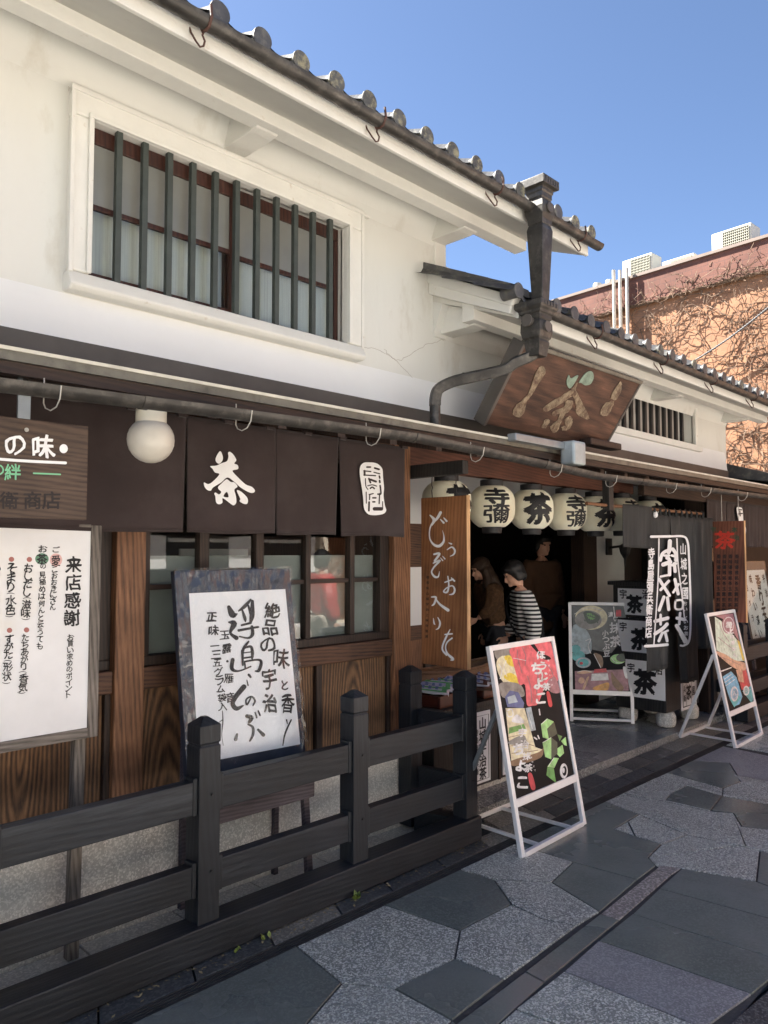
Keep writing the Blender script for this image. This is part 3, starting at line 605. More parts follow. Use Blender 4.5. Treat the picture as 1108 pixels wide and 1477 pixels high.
# hairline cracks in the plaster
for pts in ([(555, 505), (575, 520), (610, 500), (640, 490)], [(666, 582), (675, 605), (690, 608)], [(97, 95), (99, 130)], [(515, 295), (517, 310)], [(520, 500), (560, 512), (610, 560)]):
    m = MB(); q = crom([tuple(on(x, y, y=3.1985)) for x, y in pts], 8); q = [(a+random.uniform(-.006, .006), b, c+random.uniform(-.006, .006)) for a, b, c in q]
    P(m.tube(q, .0008, 4), 'wall_crack', GILT)

# rainwater heads and pipe
m = MB(); cx, cy = 3.80, 2.45
m.sq([(.078, 3.80), (.085, 3.80), (.085, 3.75), (.060, 3.745), (.060, 3.725), (.054, 3.715), (.054, 3.69), (.048, 3.68), (.062, 3.66), (.066, 3.63), (.062, 3.59), (.052, 3.56), (.050, 3.535), (.046, 3.53)], (cx, cy, 0))
P(m, 'rain_head', LEAD, bevel=.003)
m = MB(); 
for k in range(7): m.box(cx-.086+k*.026, cx-.078+k*.026, cy-.088, cy-.0845, 3.757, 3.79)
m.lathe([(.03, -.012), (.03, 0), (.024, 0), (.022, -.004), (.01, -.004), (.008, -.01)], (cx, cy-.066, 3.625), 16, 0, 'y')
P(m, 'rain_head_ornament', FLASH, bevel=.002)
m = MB(); m.sq([(.048, 3.53), (.056, 3.50), (.052, 3.42), (.036, 3.05), (.036, 3.02)], (cx, cy, 0)); P(m, 'downpipe_funnel', LEAD, bevel=.004)
m = MB(); cx2 = 3.755
m.sq([(.08, 3.055), (.092, 3.05), (.094, 3.02), (.088, 3.01), (.076, 3.0), (.074, 2.985), (.064, 2.98), (.064, 2.955), (.056, 2.95), (.066, 2.93), (.068, 2.88), (.060, 2.845), (.050, 2.835), (.054, 2.82), (.045, 2.76), (.042, 2.74)], (cx2, cy, 0)); P(m, 'rain_head', LEAD, bevel=.003)
m = MB(); m.lathe([(.032, -.012), (.032, 0), (.026, 0), (.022, -.005), (.01, -.005), (.008, -.01)], (cx2, cy-.068, 2.905), 16, 0, 'y')
P(m, 'rain_head_ornament', FLASH); m = MB(); m.lathe([(.030, -.03), (.036, -.03), (.036, -.02), (.026, -.012), (.026, 0.02)], (cx2-.075, cy, 2.935), 16, 0, 'x'); P(m, 'rain_head_ornament', FLASH, bevel=.002); m = MB()
for k in range(6): m.box(cx2-.085+k*.03, cx2-.07+k*.03, cy-.097, cy-.0935, 3.02, 3.045)
P(m, 'rain_head_ornament', FLASH, bevel=.002)
q = [(cx2, 2.46, 2.80), (cx2-.005, 2.48, 2.755), (cx2-.06, 2.56, 2.715), (cx2-.10, 2.62, 2.675), (3.52, 2.78, 2.63), (3.47, 2.86, 2.61), (3.43, 2.92, 2.575), (3.42, 2.94, 2.53), (3.42, 2.945, 2.47)]
P(MB().tube(crom(q, 4), .044, 4), 'elbow_pipe', LEAD, bevel=.008)
P(MB().tube([(3.42, 2.945, 2.49), (3.42, 2.945, 2.33)], .033, 12).box(3.33, 3.52, 2.90, 3.0, 2.325, 2.337), 'downpipe', LEAD, smooth=True)

# ground floor timber front
PY = 3.2
P(B(XL, 3.47, 3.14, 3.40, -.03, .49), 'stone_base', BASE, bevel=.012)
P(B(XL, 3.46, 3.125, 3.14, -.03, .03), 'base_ledge', SLAB, bevel=.006)
for xa, xb in ((1.56, 1.70), (3.315, 3.46), (-.1, .04), (-1.8, -1.66)): P(B(xa, xb, 3.18, 3.34, .49, 2.32), 'pillar', PILLAR, bevel=.006)
P(B(XL, -1.8, 3.3, 3.35, .49, 2.3), 'front_boarding', DARKW)
for xa, xb in ((1.70, 3.315), (.04, 1.56), (-1.66, -.1)):
    P(B(xa, xb, 3.195, 3.30, .985, 1.085), 'sill_beam', TIMBH, bevel=.006)
    P(B(xa, xb, 3.20, 3.30, .49, .52), 'ground_plate', TIMBH, bevel=.004)
    P(B(xa, xb, 3.20, 3.31, 2.12, 2.3), 'head_beam', TIMBH, bevel=.005)
    xs = [xa, xa+(xb-xa)*.33, xa+(xb-xa)*.655, xb]
    for k in range(3):
        a, b = xs[k]+.012, xs[k+1]-.028
        o = P(B(a, b, 3.235, 3.26, .52, .985), 'wall_panel', PANEL, bevel=.002)
        me = o.data; cxx = (a+b)/2+random.choice([random.uniform(-.08, .08), random.uniform(-.08, .08), .34, -.30])-3.5; 
        # each board gets its own grain centre: shift the mesh so the object origin is that centre
        dz = random.uniform(.15, 1.15); off = Vector((cxx, .04, dz))
        for v in me.vertices: v.co -= off
        o.location = off
        P(B(xs[k+1]-.028, xs[k+1]+.012, 3.205, 3.27, .52, .985) if k < 2 else B(xb-.028, xb, 3.21, 3.27, .52, .985), 'panel_batten', DARKW, bevel=.004)
# lattice windows (right bay detailed, left bay repeats behind the boards)
def lattice(xa, xb, mull, muntz):
    m = MB(); z0, z1 = 1.085, 2.12
    m.box(xa, xb, 3.225, 3.29, z0, z0+.045); m.box(xa, xa+.045, 3.225, 3.29, z0+.045, z1); m.box(xb-.075, xb, 3.225, 3.29, z0+.045, z1)
    for c, wd_ in mull: m.box(c-wd_/2, c+wd_/2, 3.232, 3.282, z0+.045, z1)
    P(m, 'window_frame', DARKW, bevel=.004)
    e = sorted([(xa+.0225, .045), (xb-.0375, .075)]+mull)
    for (a, wa), (b, wb) in zip(e[:-1], e[1:]):
        P(B(a+wa/2, b-wb/2, 3.246, 3.272, muntz-.012, muntz+.012), 'window_muntin', DARKH, bevel=.002)
        P(B(a+wa/2, b-wb/2, 3.257, 3.261, z0+.045, muntz-.012), 'window_pane', GLASS); P(B(a+wa/2, b-wb/2, 3.257, 3.261, muntz+.012, z1), 'window_pane', GLASS)
lattice(1.70, 3.315, [(2.035, .055), (2.365, .05), (2.69, .036), (3.02, .036)], 1.44)
lattice(.04, 1.56, [(.42, .05), (.8, .05), (1.18, .05)], 1.44)
P(B(3.10, 3.125, 3.32, 3.34, 1.13, 2.1), 'inner_mullion', DARKW); pass
PANEL_IN = M('pale_inner_board', (.22, .23, .225), .6, .25, 2, spec=.3)
P(B(.1, 3.30, 3.295, 3.302, 1.10, 1.585), 'inner_screen', PANEL_IN)
P(B(2.12, 2.55, 3.6, 3.62, 1.0, 1.62), 'inner_screen', PAPER)
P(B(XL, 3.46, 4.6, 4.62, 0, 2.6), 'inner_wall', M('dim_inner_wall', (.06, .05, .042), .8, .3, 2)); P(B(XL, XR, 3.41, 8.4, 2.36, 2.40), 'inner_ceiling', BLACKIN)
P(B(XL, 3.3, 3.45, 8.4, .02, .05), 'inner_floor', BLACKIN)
# entrance: partition, lintel, jambs, white infill, dark room behind
P(B(3.46, 3.50, 3.34, 8.4, .05, 2.36), 'side_partition', DARKW)
RY = 4.05
P(B(3.5, 4.59, RY, RY+.07, 1.828, 2.36), 'plaster_infill', PLASTERLOW); P(B(4.59, 8.36, RY+.003, RY+.07, 2.03, 2.36), 'plaster_infill', PLASTERLOW)
P(B(3.5, 4.59, RY-.005, RY+.07, 1.486, 1.828), 'brown_rail', TIMBH, bevel=.004); P(B(3.5, 4.59, RY, RY+.07, 1.03, 1.486), 'plaster_infill', PLASTERLOW)
P(B(3.5, 4.59, RY-.005, RY+.07, .915, 1.03), 'brown_rail', TIMBH, bevel=.004); P(B(3.5, 4.59, RY+.01, RY+.07, .06, .915), 'slat_board', PILLAR)
P(B(4.59, 7.0, RY-.01, RY+.11, 1.976, 2.03), 'door_lintel', DARKH, bevel=.004); P(B(7.0, 7.27, RY-.02, RY+.13, .055, 2.03), 'door_jamb', DARKW, bevel=.005); P(B(4.56, 4.64, RY-.011, RY+.11, .055, 1.976), 'door_jamb', DARKW, bevel=.004)
P(B(7.27, 7.92, RY+.01, RY+.08, .055, 2.03), 'plaster_infill', M('grey_white_plaster', (.50, .50, .48), .85, .1, 3))
P(B(7.92, 8.36, RY+.02, RY+.08, .055, 2.03), 'dark_lattice', DARKW)
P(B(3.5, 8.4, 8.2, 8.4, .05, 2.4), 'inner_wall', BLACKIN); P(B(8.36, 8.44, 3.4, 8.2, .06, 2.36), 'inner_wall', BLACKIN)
P(B(3.46, 6.6, 3.28, 3.36, 2.135, 2.34), 'entrance_beam', REDBEAM, bevel=.006)
P(B(6.15, 13.4, 2.96, 3.02, 2.09, 2.21), 'entrance_beam', DARKH, bevel=.006)
P(B(3.48, 3.535, 2.785, 3.35, 2.062, 2.142), 'bracket_beam', KIOSK, bevel=.005)
q = on(877, 710, y=2.9)
P(B(q.x-.035, q.x+.035, 2.87, 2.93, 1.925, 2.20), 'pole_hanger', KIOSK, bevel=.004)
# right-hand bay past the entrance
P(B(7.52, 7.66, 3.0, 3.2, .05, 2.2), 'pillar', DARKW, bevel=.006)
P(B(7.66, 8.66, 3.14, 3.4, -.03, .49), 'stone_base', BASE, bevel=.01); P(B(7.66, 8.66, 3.2, 3.3, .49, 1.1), 'front_boarding', PILLAR); P(B(7.66, 8.66, 3.24, 3.25, 1.1, 2.2), 'window_pane', GLASS)
for xx in (7.66, 8.1, 8.55): P(B(xx, xx+.05, 3.22, 3.3, 1.1, 2.2), 'window_frame', DARKW)
tag(SH)
# ------------------------------------------------------------------ fence of black timber
def fence(name, label, posts, x0, x1, back=None):
    f = thing(name, label, 'fence', (posts[-1], 2.70, 0))
    def post(cx, cy, z0=.11):
        m = MB(); h = .049
        m.sq([(h, z0), (h, .822), (h-.005, .825), (h-.005, .832), (h, .835), (h, .905), (.012, .935), (.001, .936)], (cx, cy, 0))
        p = m.build('post', FENCEZ, f, bevel=.004)
        if cy < 2.8:
            for zz in (.63, .33): MB().lathe([(.006, -.006), (.006, 0), (.003, .001)], (cx+.01, cy-.049, zz), 8, 0, 'y').build('bolt', IRON, p)
    for x in posts: post(x, 2.728)
    e = [x0]+posts+[x1]
    for a, b in zip(e[:-1], e[1:]):
        if b-a < .2: continue
        for z0, z1 in ((.56, .69), (.24, .362)):
            a1 = a+.050 if a in posts else a; b1 = b-.050 if b in posts else b
            B(a1, b1, 2.694, 2.75, z0, z1).build('rail', FENCE, f, bevel=.004)
            for q in ((a1, a1+.02) if a in posts else None, (b1-.02, b1) if b in posts else None):
                if q: B(q[0], q[1], 2.690, 2.754, z0-.002, z1+.014).build('wedge', FENCEZ, f, bevel=.003)
    B(x0, x1, 2.655, 2.775, .004, .135).build('base_rail', FENCE, f, bevel=.006)
    if back:
        bx, by = back; post(bx, by, .02); px = posts[-1] if bx > posts[0]-.2 and len(posts) > 1 else posts[0]
        for z0, z1 in ((.56, .69), (.24, .362)): MB().bar((px-.015, 2.77, (z0+z1)/2), (bx+.02, by-.06, (z0+z1)/2), .05, z1-z0).build('rail', FENCE, f, bevel=.004)
        MB().bar((px-.01, 2.77, .066), (bx, by-.06, .066), .11, .12).build('base_rail', FENCE, f, bevel=.006)
    return f
fence('timber_fence', 'black stained timber fence of square posts and rails before the shop window, in the foreground', [.02, .87, 1.725, 2.562, 3.415], -3, 3.47, (3.345, 3.08))
fence('timber_fence', 'far black timber fence beyond the right hand easel sign at the frame edge', [7.62, 8.5, 9.4, 10.3], 7.56, 12.5, (7.62, 3.02))
# little weeds along the sill
WEED = M('weed_leaf', (.14, .19, .04), .6, .3, 30)
for px, py, big in ((512, 1297, 1), (383, 1355, .6), (340, 1370, .4)):
    q = on(px, py, z=0); t = MB(); q.y = 2.635
    for k in range(int(9*big)+2):
        a = random.uniform(0, 6.28); l = random.uniform(.02, .045)*big**.5; c = Vector((q.x+random.uniform(-.02, .02), q.y+random.uniform(-.012, .0), .0))
        d = Vector((math.cos(a), math.sin(a)*.5, 1.0)).normalized(); s_ = Vector((-math.sin(a), math.cos(a), 0))*l*.3
        t.add([c, c+d*l*.5+s_, c+d*l, c+d*l*.5-s_], [(0, 1, 2, 3)])
    o = t.build('weed', WEED, fixn=False); tag(o, {1: 'largest yellow green weed sprouting under the fence base rail', .6: 'middle sized weed at the foot of the fence base rail', .4: 'tiny weed nearest the left, at the fence base rail'}[big], 'weed', 'weeds along the fence')

lt = MB(); rn = random.Random(11)
for k in range(150):
    c = Vector((rn.uniform(.9, 3.5), rn.choice([rn.uniform(2.615, 2.65), rn.uniform(2.57, 2.65)]), .004+rn.uniform(0, .004))); a = rn.uniform(0, 6.3); l = rn.uniform(.004, .013); u = Vector((math.cos(a), math.sin(a), rn.uniform(-.2, .3)))*l; v = Vector((-math.sin(a), math.cos(a), 0))*l*.45
    lt.add([c-u, c-v, c+u, c+v], [(0, 1, 2, 3)])
tag(lt.build('leaf_litter', M('dry_leaf', (.30, .24, .13), .8, .5, 40), fixn=False), 'dry leaf crumbs and grit along the fence base rail', 'litter', kind='stuff')
# ------------------------------------------------------------------ brown shop curtain with white marks
def cloth(name, xa, xb, z0, z1, y, amp, mat, parent, waves=3, ph=0, nx=40, nz=16, hem=True, dx0=0, dx1=0):
    def fn(u, v): # u along x 0..1, v down 0..1
        return Vector((xa+(xb-xa)*u+v*(dx0+(dx1-dx0)*u), y+amp*v**.7*(math.sin(u*waves*2*PI+ph)+.5*math.sin(u*waves*3.7*PI+ph*2+v*2)), z1+(z0-z1)*v+.004*math.sin(u*5+ph)*v))
    m = MB(); vs = [fn(i/nx, j/nz) for j in range(nz+1) for i in range(nx+1)]
    m.add(vs, [(j*(nx+1)+i, j*(nx+1)+i+1, (j+1)*(nx+1)+i+1, (j+1)*(nx+1)+i) for j in range(nz) for i in range(nx)])
    o = m.build(name, mat, parent, smooth='full', fixn=False); md = o.modifiers.new('thick', 'SOLIDIFY'); md.thickness = .003; md.offset = 0
    if hem:
        t = MB(); t.tube([fn(i/30, .975)-Vector((0, .003, 0)) for i in range(31)], .0016, 4); t.build('hem', mat, o)
    return o
NO = thing('shop_curtain', 'long dark brown door curtain with white tea mark above the shop window', 'curtain', (2.0, 3.0, 1.69))
segs = [(.2, .75), (.752, 1.786), (1.788, 2.283), (2.284, 2.698), (2.70, 3.215)]
pn = []
for i, (a, b) in enumerate(segs): pn.append(cloth('curtain_panel', a, b, 1.69, 2.21, 3.0, .0055, CLOTH, NO, 1.5, i*1.3, dx1=(-.004, -.014, -.004, -.012, -.004)[i], dx0=(0, .006, .012, .004, .014)[i]))
for x in [.3+i*.24 for i in range(13)]: B(x, x+.045, 2.985, 3.015, 2.20, 2.262).build('loop', CLOTH, NO)
MB().tube([(.1, 3.0, 2.255), (3.3, 3.0, 2.255)], .012, 8).build('curtain_pole', DARKH, NO, smooth=True)
def curt(ox, oy, s): return planefn((0, 2.987, 0), (0, -1, 0), ox, oy, s)
f = curt(280, 640, 11.08); m = MB()
blob(m, [(412,118),(455,200),(450,270),(400,320),(350,290),(345,225)], f)
blob(m, [(255,360),(350,350),(440,310),(520,280),(545,210),(540,145),(570,130),(620,170),(660,230),(670,270),(640,315),(690,340),(705,380),(690,410),(610,435),(700,540),(820,650),(920,690),(970,750),(940,785),(870,775),(740,700),(640,610),(530,540),(430,620),(300,700),(265,750),(210,740),(165,690),(155,620),(220,645),(290,610),(400,490),(330,460),(290,400)], f, lf=1)
blob(m, [(380,690),(430,640),(515,570),(580,610),(640,620),(690,685),(640,735),(665,840),(670,940),(630,985),(580,960),(455,870),(450,940),(400,968),(350,940),(335,840),(318,800),(340,780),(395,810),(430,770),(390,730)], f, holes=[[(520,770),(465,840),(545,855)]], lf=2)
blob(m, [(680,750),(740,760),(830,840),(858,900),(845,960),(790,960),(725,920),(735,880)], f)
m.build('tea_mark', DYE, pn[2])
f = curt(500, 660, 13.85); m = MB()
blob(m, [(270,180),(340,105),(450,95),(580,110),(660,160),(715,240),(725,400),(745,600),(735,750),(760,950),(790,1050),(740,1120),(600,1150),(450,1140),(370,1070),(340,980),(330,820),(300,600),(260,330)], f)
m.build('crest', DYE, pn[4]); m = MB()
f2 = planefn((0, 2.9855, 0), (0, -1, 0), 500, 660, 13.85)
for q, w_ in (([(340,265),(480,280)],25),([(355,265),(355,350)],40),([(340,350),(575,362)],25),([(400,190),(470,190)],32),([(555,210),(640,235)],38),([(545,295),(660,325)],24),([(650,370),(660,410)],32),([(655,460),(660,495)],36),([(370,420),(380,570),(420,635)],20),([(440,420),(470,500)],36),([(470,440),(580,480)],42),([(420,565),(510,545),(595,570)],22),([(470,615),(510,590),(550,620)],30),([(665,560),(680,720),(620,730)],32),([(655,720),(645,920)],24),([(385,690),(388,910)],20),([(445,740),(525,720)],24),([(460,740),(455,840)],24),([(520,805),(580,805)],32),([(520,885),(560,885)],32),([(445,890),(440,1060)],36),([(550,1025),(690,1025)],72),([(715,880),(715,1000)],18)):
    stroke(m, q, f2, w_)
m.build('crest_strokes', CLOTH, pn[4])
# ------------------------------------------------------------------ globe lamp under the eave
gl = thing('globe_lamp', 'round white globe lamp hanging under the lower eave', 'lamp', (1.40, 2.6, 2.02))
n = 14; prof = [(.086*math.sin(PI*(k+.0)/n), -.086*math.cos(PI*k/n)) for k in range(1, n-1)]
MB().lathe([(.002, -.086)]+prof+[(.05, .072)], (1.40, 2.6, 2.018), 32).build('globe', GLOBE, gl, smooth=True)
MB().lathe([(.054, .06), (.056, .068), (.056, .115), (.045, .13)], (1.40, 2.6, 2.015), 28).build('collar', M('cream_collar', (.5, .47, .38), .5, .1, 9), gl, smooth=True)
# ------------------------------------------------------------------ hanging plaque on the left
q0 = on(128, 615, y=2.6); q1 = on(126, 750, y=2.6)
PL = thing('hanging_plaque', 'dark wooden hanging plaque with white and green writing, cut by the left edge', 'sign', (.7, 2.6, 2.0))
B(.2, q0.x, 2.6, 2.625, q1.z, q0.z).build('board', PLAQUE, PL, bevel=.003)
q = on(35, 590, y=2.605); B(q.x-.02, q.x+.02, 2.605, 2.615, q0.z-.01, 2.2).build('hanger', STEEL, PL); B(.3, .34, 2.605, 2.615, q0.z-.01, 2.2).build('hanger', STEEL, PL)
f = planefn((0, 2.6, 0), (0, -1, 0), 0, 560, 3.693)
m = MB(); column(m, 'の', 78, 302, 78, 302, 108, f, .02, .05); column(m, '味', 228, 312, 228, 312, 120, f, .022, .04); blob(m, ell(338, 322, 22, 24), f); stroke(m, [(-400, 330), (0, 378), (348, 398)], f, 15); column(m, '茶', -75, 285, -75, 285, 120, f, .02, .04)
m.build('white_lettering', WHITEP, PL)
m = MB(); column(m, '絆', 66, 446, 66, 446, 84, f, .014, .02); stroke(m, [(178, 453), (320, 459)], f, 8); column(m, 'の', -12, 436, -12, 436, 62, f, .014, .02); m.build('green_lettering', GREENP, PL)
m = MB()
for ch, x in (('衛', 48), ('商', 172), ('店', 272), ('兵', -75)): put(m, ch, x, 597, 96, 92, f, .014)
m.build('dark_lettering', DARKINK, PL)
MB().lathe([(.007, -.004), (.007, 0), (.004, .002)], on(38, 620, y=2.598), 10, 0, 'y').build('screw', WIRE, PL)
# ------------------------------------------------------------------ standing white board
WB = thing('standing_board', 'tall white standing board with brush writing in a grey weathered frame', 'sign', (1.0, 3.02, 0))
zx = on(132, 1060, y=3.0); xr = 1.40
wpan = B(.30, xr-.035, 3.008, 3.02, zx.z+.03, 1.70).build('white_panel', PAPER, WB)
for a in (xr-.037, .27): B(a, a+.042, 3.0, 3.035, zx.z-.01, 1.71).build('frame_upright', GREYW, WB, bevel=.003)
B(.312, xr-.037, 2.998, 3.034, zx.z-.01, zx.z+.03).build('frame_rail', GREYWX, WB, bevel=.003)
B(.312, xr-.037, 3.002, 3.034, 1.70, 1.715).build('frame_rail', GREYWX, WB, bevel=.003)
for a in (1.335, .30): MB().bar((a, 3.045, .006), (a+.02, 3.06, zx.z+.3), .045, .045, (0, 1, 0)).build('leg', GREYW, WB, bevel=.004)
f = planefn((0, 3.008, 0), (0, -1, 0), 0, 760, 4.92)
m = MB()
column(m, '来店感謝', 522, 268, 508, 645, 112, f, .02, .04, .03); column(m, 'お買い求めのポイント', 500, 785, 484, 1190, 44, f, .012, .04, .1)
put(m, 'ご', 398, 160, 55, 42, f, .016); put(m, '愛', 395, 240, 62, 75, f, .012); column(m, 'こおおきにさん', 388, 302, 372, 570, 45, f, .016, .05, .1)
put(m, 'お', 303, 156, 62, 50, f, .016); put(m, '茶', 297, 228, 75, 70, f, .016); put(m, 'の', 304, 278, 40, 40, f, .012); column(m, '見極めは何んと云うても', 302, 340, 280, 846, 50, f, .014, .05, .12)
column(m, 'おしだし', 202, 292, 192, 462, 64, f, .02, .05, .05); column(m, '滋味', 187, 550, 182, 612, 66, f, .014, .03)
put(m, '(', 190, 505, 60, 40, f, .01, PI/2*3); put(m, '(', 180, 655, 60, 40, f, .01, PI/2)
column(m, 'たちあがり', 178, 785, 168, 990, 54, f, .014, .05, .08); column(m, '香気', 166, 1076, 160, 1138, 66, f, .012, .04); put(m, '(', 160, 1030, 60, 40, f, .008, PI/2*3); put(m, '(', 150, 1178, 60, 40, f, .008, PI/2)
column(m, 'そまり', 82, 292, 74, 428, 72, f, .02, .05, .05); column(m, '水色', 76, 522, 72, 588, 74, f, .014, .03); put(m, '(', 74, 472, 60, 40, f, .01, PI/2*3); put(m, '(', 64, 635, 60, 40, f, .01, PI/2)
column(m, 'すがた', 64, 795, 58, 905, 60, f, .018, .05, .05); column(m, '形状', 54, 992, 48, 1060, 66, f, .012, .04); put(m, '(', 54, 950, 60, 40, f, .008, PI/2*3); put(m, '(', 42, 1108, 60, 40, f, .008, PI/2)
column(m, 'のポイント', -40, 300, -60, 900, 80, f, .014, .04)
joinin(m.build('brush_lettering', BLACKP, WB), wpan)
f = planefn((0, 3.0085, 0), (0, -1, 0), 0, 760, 4.92, .0006)
m = MB()
for x, y in ((208, 231), (188, 731), (81, 230), (67, 734)): blob(m, ell(x, y, 19, 18), f)
m.build('red_dots', REDDOT, WB)
m = MB(); blob(m, ell(397, 234, 44, 46), f); m.build('pink_dot', PINKDOT, WB); m = MB(); blob(m, ell(297, 227, 48, 40), f); m.build('green_dot', GREENDOT, WB)
# ------------------------------------------------------------------ leaning navy board wrapped in clear plastic
NB = thing('wrapped_sign_board', 'navy board wrapped in clear plastic with large brush writing, leaning before the window', 'sign', (2.1, 3.0, 0))
PT, PB = 3.075, 2.93; ZT, ZB = 1.52, .56
nn = Vector((0, -(ZT-ZB), -(PB-PT)*-1)); nn = Vector((0, -(ZT-ZB), (PT-PB))).normalized(); dn = Vector((0, PB-PT, ZB-ZT))
a = Vector((1.78, PT, ZT)); b = Vector((2.435, PT, ZT))
MB().prism([a, b, b+dn, a+dn], -nn*.035).build('board', NAVY, NB, bevel=.004)
f = planefn(a, nn, 240, 800, 4.614, .002)
m = MB(); m.prism([f(150, 258), f(790, 230), f(890, 1262), f(215, 1390)], nn*-.0015); wpan = m.build('paper_sheet', PAPER2, NB)
f = planefn(a+nn*.003, nn, 240, 800, 4.614, .0008); m = MB()
# large brush characters
for s_ in ([(415,350,25),(440,400,45),(470,395,8)], [(415,450,12),(450,460,40),(425,520,18),(465,555,30)], [(560,300,14),(520,345,24),(480,375,10)], [(500,360,10),(520,420,22),(525,445,10)], [(545,340,14),(560,390,20)], [(572,310,20),(570,400,34),(560,450,18)], [(500,470,14),(560,455,16)], [(480,505,18),(560,490,16),(610,482,14)], [(568,480,20),(572,530,24),(545,555,14),(485,545,10)],
           [(545,580,14),(515,620,18),(505,660,12)], [(510,625,12),(560,612,18),(572,650,22),(570,690,14)], [(510,655,8),(560,648,8)], [(505,690,12),(575,680,12)], [(505,640,18),(508,735,14)], [(505,715,12),(600,700,14),(630,715,20),(615,770,22),(590,775,8)], [(440,700,26),(435,760,26),(480,775,12),(560,745,10)], [(520,715,12),(525,755,12)],
           [(548,800,18),(560,815,14)], [(535,835,6),(543,870,10)], [(515,880,34),(465,940,32),(440,990,30),(465,1025,30),(510,1005,10)],
           [(560,955,10),(535,1000,12),(530,965,10),(565,945,12),(588,970,14),(575,1005,10)],
           [(535,1075,26),(565,1085,30),(550,1115,20)], [(545,1130,12),(575,1150,18),(575,1200,18),(555,1240,12)], [(470,1195,14),(460,1230,24)], [(610,1165,16),(645,1200,26)], [(590,1050,10),(600,1085,12)], [(610,1040,10),(622,1070,12)], [(350,1115,4),(372,1100,6)]):
    stroke(m, s_, f)
column(m, '絶品の', 705, 370, 676, 602, 100, f, .022, .05); put(m, '味', 762, 690, 110, 130, f, .014, 0, 0, .05); put(m, 'と', 788, 868, 55, 60, f, .03, 0, 0, .05); put(m, '香', 806, 990, 85, 125, f, .018, 0, 0, .06); stroke(m, [(800, 1100, 10), (805, 1125, 6)], f); stroke(m, [(830, 1100, 10), (790, 1190, 12), (775, 1270, 7)], f)
put(m, '宇', 685, 825, 95, 130, f, .02, 0, 0, .05); put(m, '治', 690, 990, 95, 120, f, .026, 0, 0, .05)
column(m, '正味', 302, 412, 315, 505, 66, f, .024, .05); column(m, '一三五グラム袋入', 325, 605, 375, 1010, 60, f, .016, .05, .1); column(m, '玉露', 388, 535, 402, 625, 62, f, .018, .05); put(m, '・', 405, 710, 60, 60, f, .03); column(m, '雁音', 415, 825, 425, 950, 62, f, .016, .05)
stroke(m, [(372, 1040, 5), (375, 1110, 8), (368, 1200, 4), (378, 1270, 3)], f)
joinin(m.build('brush_lettering', BLACKP, NB), wpan)
# crinkled clear wrap: a finely creased skin over the board
m = MB(); NXX, NZZ = 90, 110; vs = []
from mathutils import noise
for j in range(NZZ+1):
    for i in range(NXX+1):
        u, v = i/NXX, j/NZZ; e = min(u, 1-u, v*1.2, (1-v)*1.0); am = .0001+.020*max(0, 1-e/.16)
        p = a+(b-a)*(u*1.02-.01)+dn*(v*1.02-.01); hgt = noise.noise(Vector((u*9+v*5, v*6-u*3, 1)))*.6+noise.noise(Vector((u*50, v*22+u*9, 5)))*.6
        vs.append(p+nn*(.009+am*hgt))
m.add(vs, [(j*(NXX+1)+i, (j+1)*(NXX+1)+i, (j+1)*(NXX+1)+i+1, j*(NXX+1)+i+1) for j in range(NZZ) for i in range(NXX)])
m.build('clear_wrap', WRAP, NB, smooth='full', fixn=False)
for x in (1.85, 2.44): MB().bar((x, 2.915, .005), (x, 2.97, .60), .034, .03, (0, 1, 0)).build('leg', PURPW, NB, bevel=.003)
MB().bar((1.80, 2.915, .455), (2.46, 2.915, .455), .03, .085).build('cross_rail', PURPW, NB, bevel=.003)
for x in (1.86, 2.38): MB().bar((x, 3.11, .006), (x, 3.10, 1.3), .025, .03, (0, 1, 0)).build('back_leg', PURPW, NB, bevel=.003)

# ------------------------------------------------------------------ carved board over the entrance
CB = thing('carved_signboard', 'large dark carved wooden board with worn gilt tea character tilting over the entrance roof', 'sign', (4.6, 2.75, 2.4))
A_ = Vector((3.86, 2.60, 2.86)); B_ = Vector((5.36, 2.60, 2.86)); dn = Vector((0, .30, -.45)); nn = Vector((0, -.45, -.30)).normalized()
MB().prism([A_, B_, B_+dn, A_+dn], -nn*.02).build('board', CARVED, CB, bevel=.004)
for t0, t1 in ((-.028, .0), (1.5, 1.522)): MB().prism([A_+Vector((t0, 0, 0))-dn*.02+nn*.006, A_+Vector((t1, 0, 0))-dn*.02+nn*.006, A_+Vector((t1, 0, 0))+dn*1.02+nn*.006, A_+Vector((t0, 0, 0))+dn*1.02+nn*.006], -nn*.095).build('frame_side', FLASH, CB, bevel=.004)
MB().prism([A_-dn*.05+nn*.02, B_-dn*.05+nn*.02, B_+nn*.02, A_+nn*.02], -nn*.06).build('frame_top', LIP, CB, bevel=.004)
f = planefn(A_, nn, 690, 500, 4.432, .002); G = []
for pl in ([(600,260),(630,230),(625,280),(660,350),(705,455),(660,450),(625,425),(605,320),(520,370),(425,415),(415,390),(480,340),(550,300),(580,280)], [(560,345),(600,345),(595,390),(545,440),(510,520),(480,550),(460,510),(500,470),(520,425),(480,445),(475,415),(540,385)], [(400,510),(430,465),(455,470),(425,520)], [(550,470),(580,440),(600,470),(585,520),(535,535),(530,515),(555,500)],
           [(390,125),(415,130),(425,170),(385,230),(345,300),(310,345),(290,420),(250,450),(215,425),(245,370),(300,320),(340,240),(370,150)], [(905,225),(915,250),(890,330),(845,330),(870,270)], [(840,345),(865,350),(850,400),(820,440),(780,430),(800,370)]):
    m = MB(); q = [(x+random.uniform(-3.5, 3.5), y+random.uniform(-3.5, 3.5)) for x, y in crom(pl, 4, True)]; m.prism([f(x, y) for x, y in q], nn*.003); m.build('gilt_character', GILT, CB, bevel=.001)
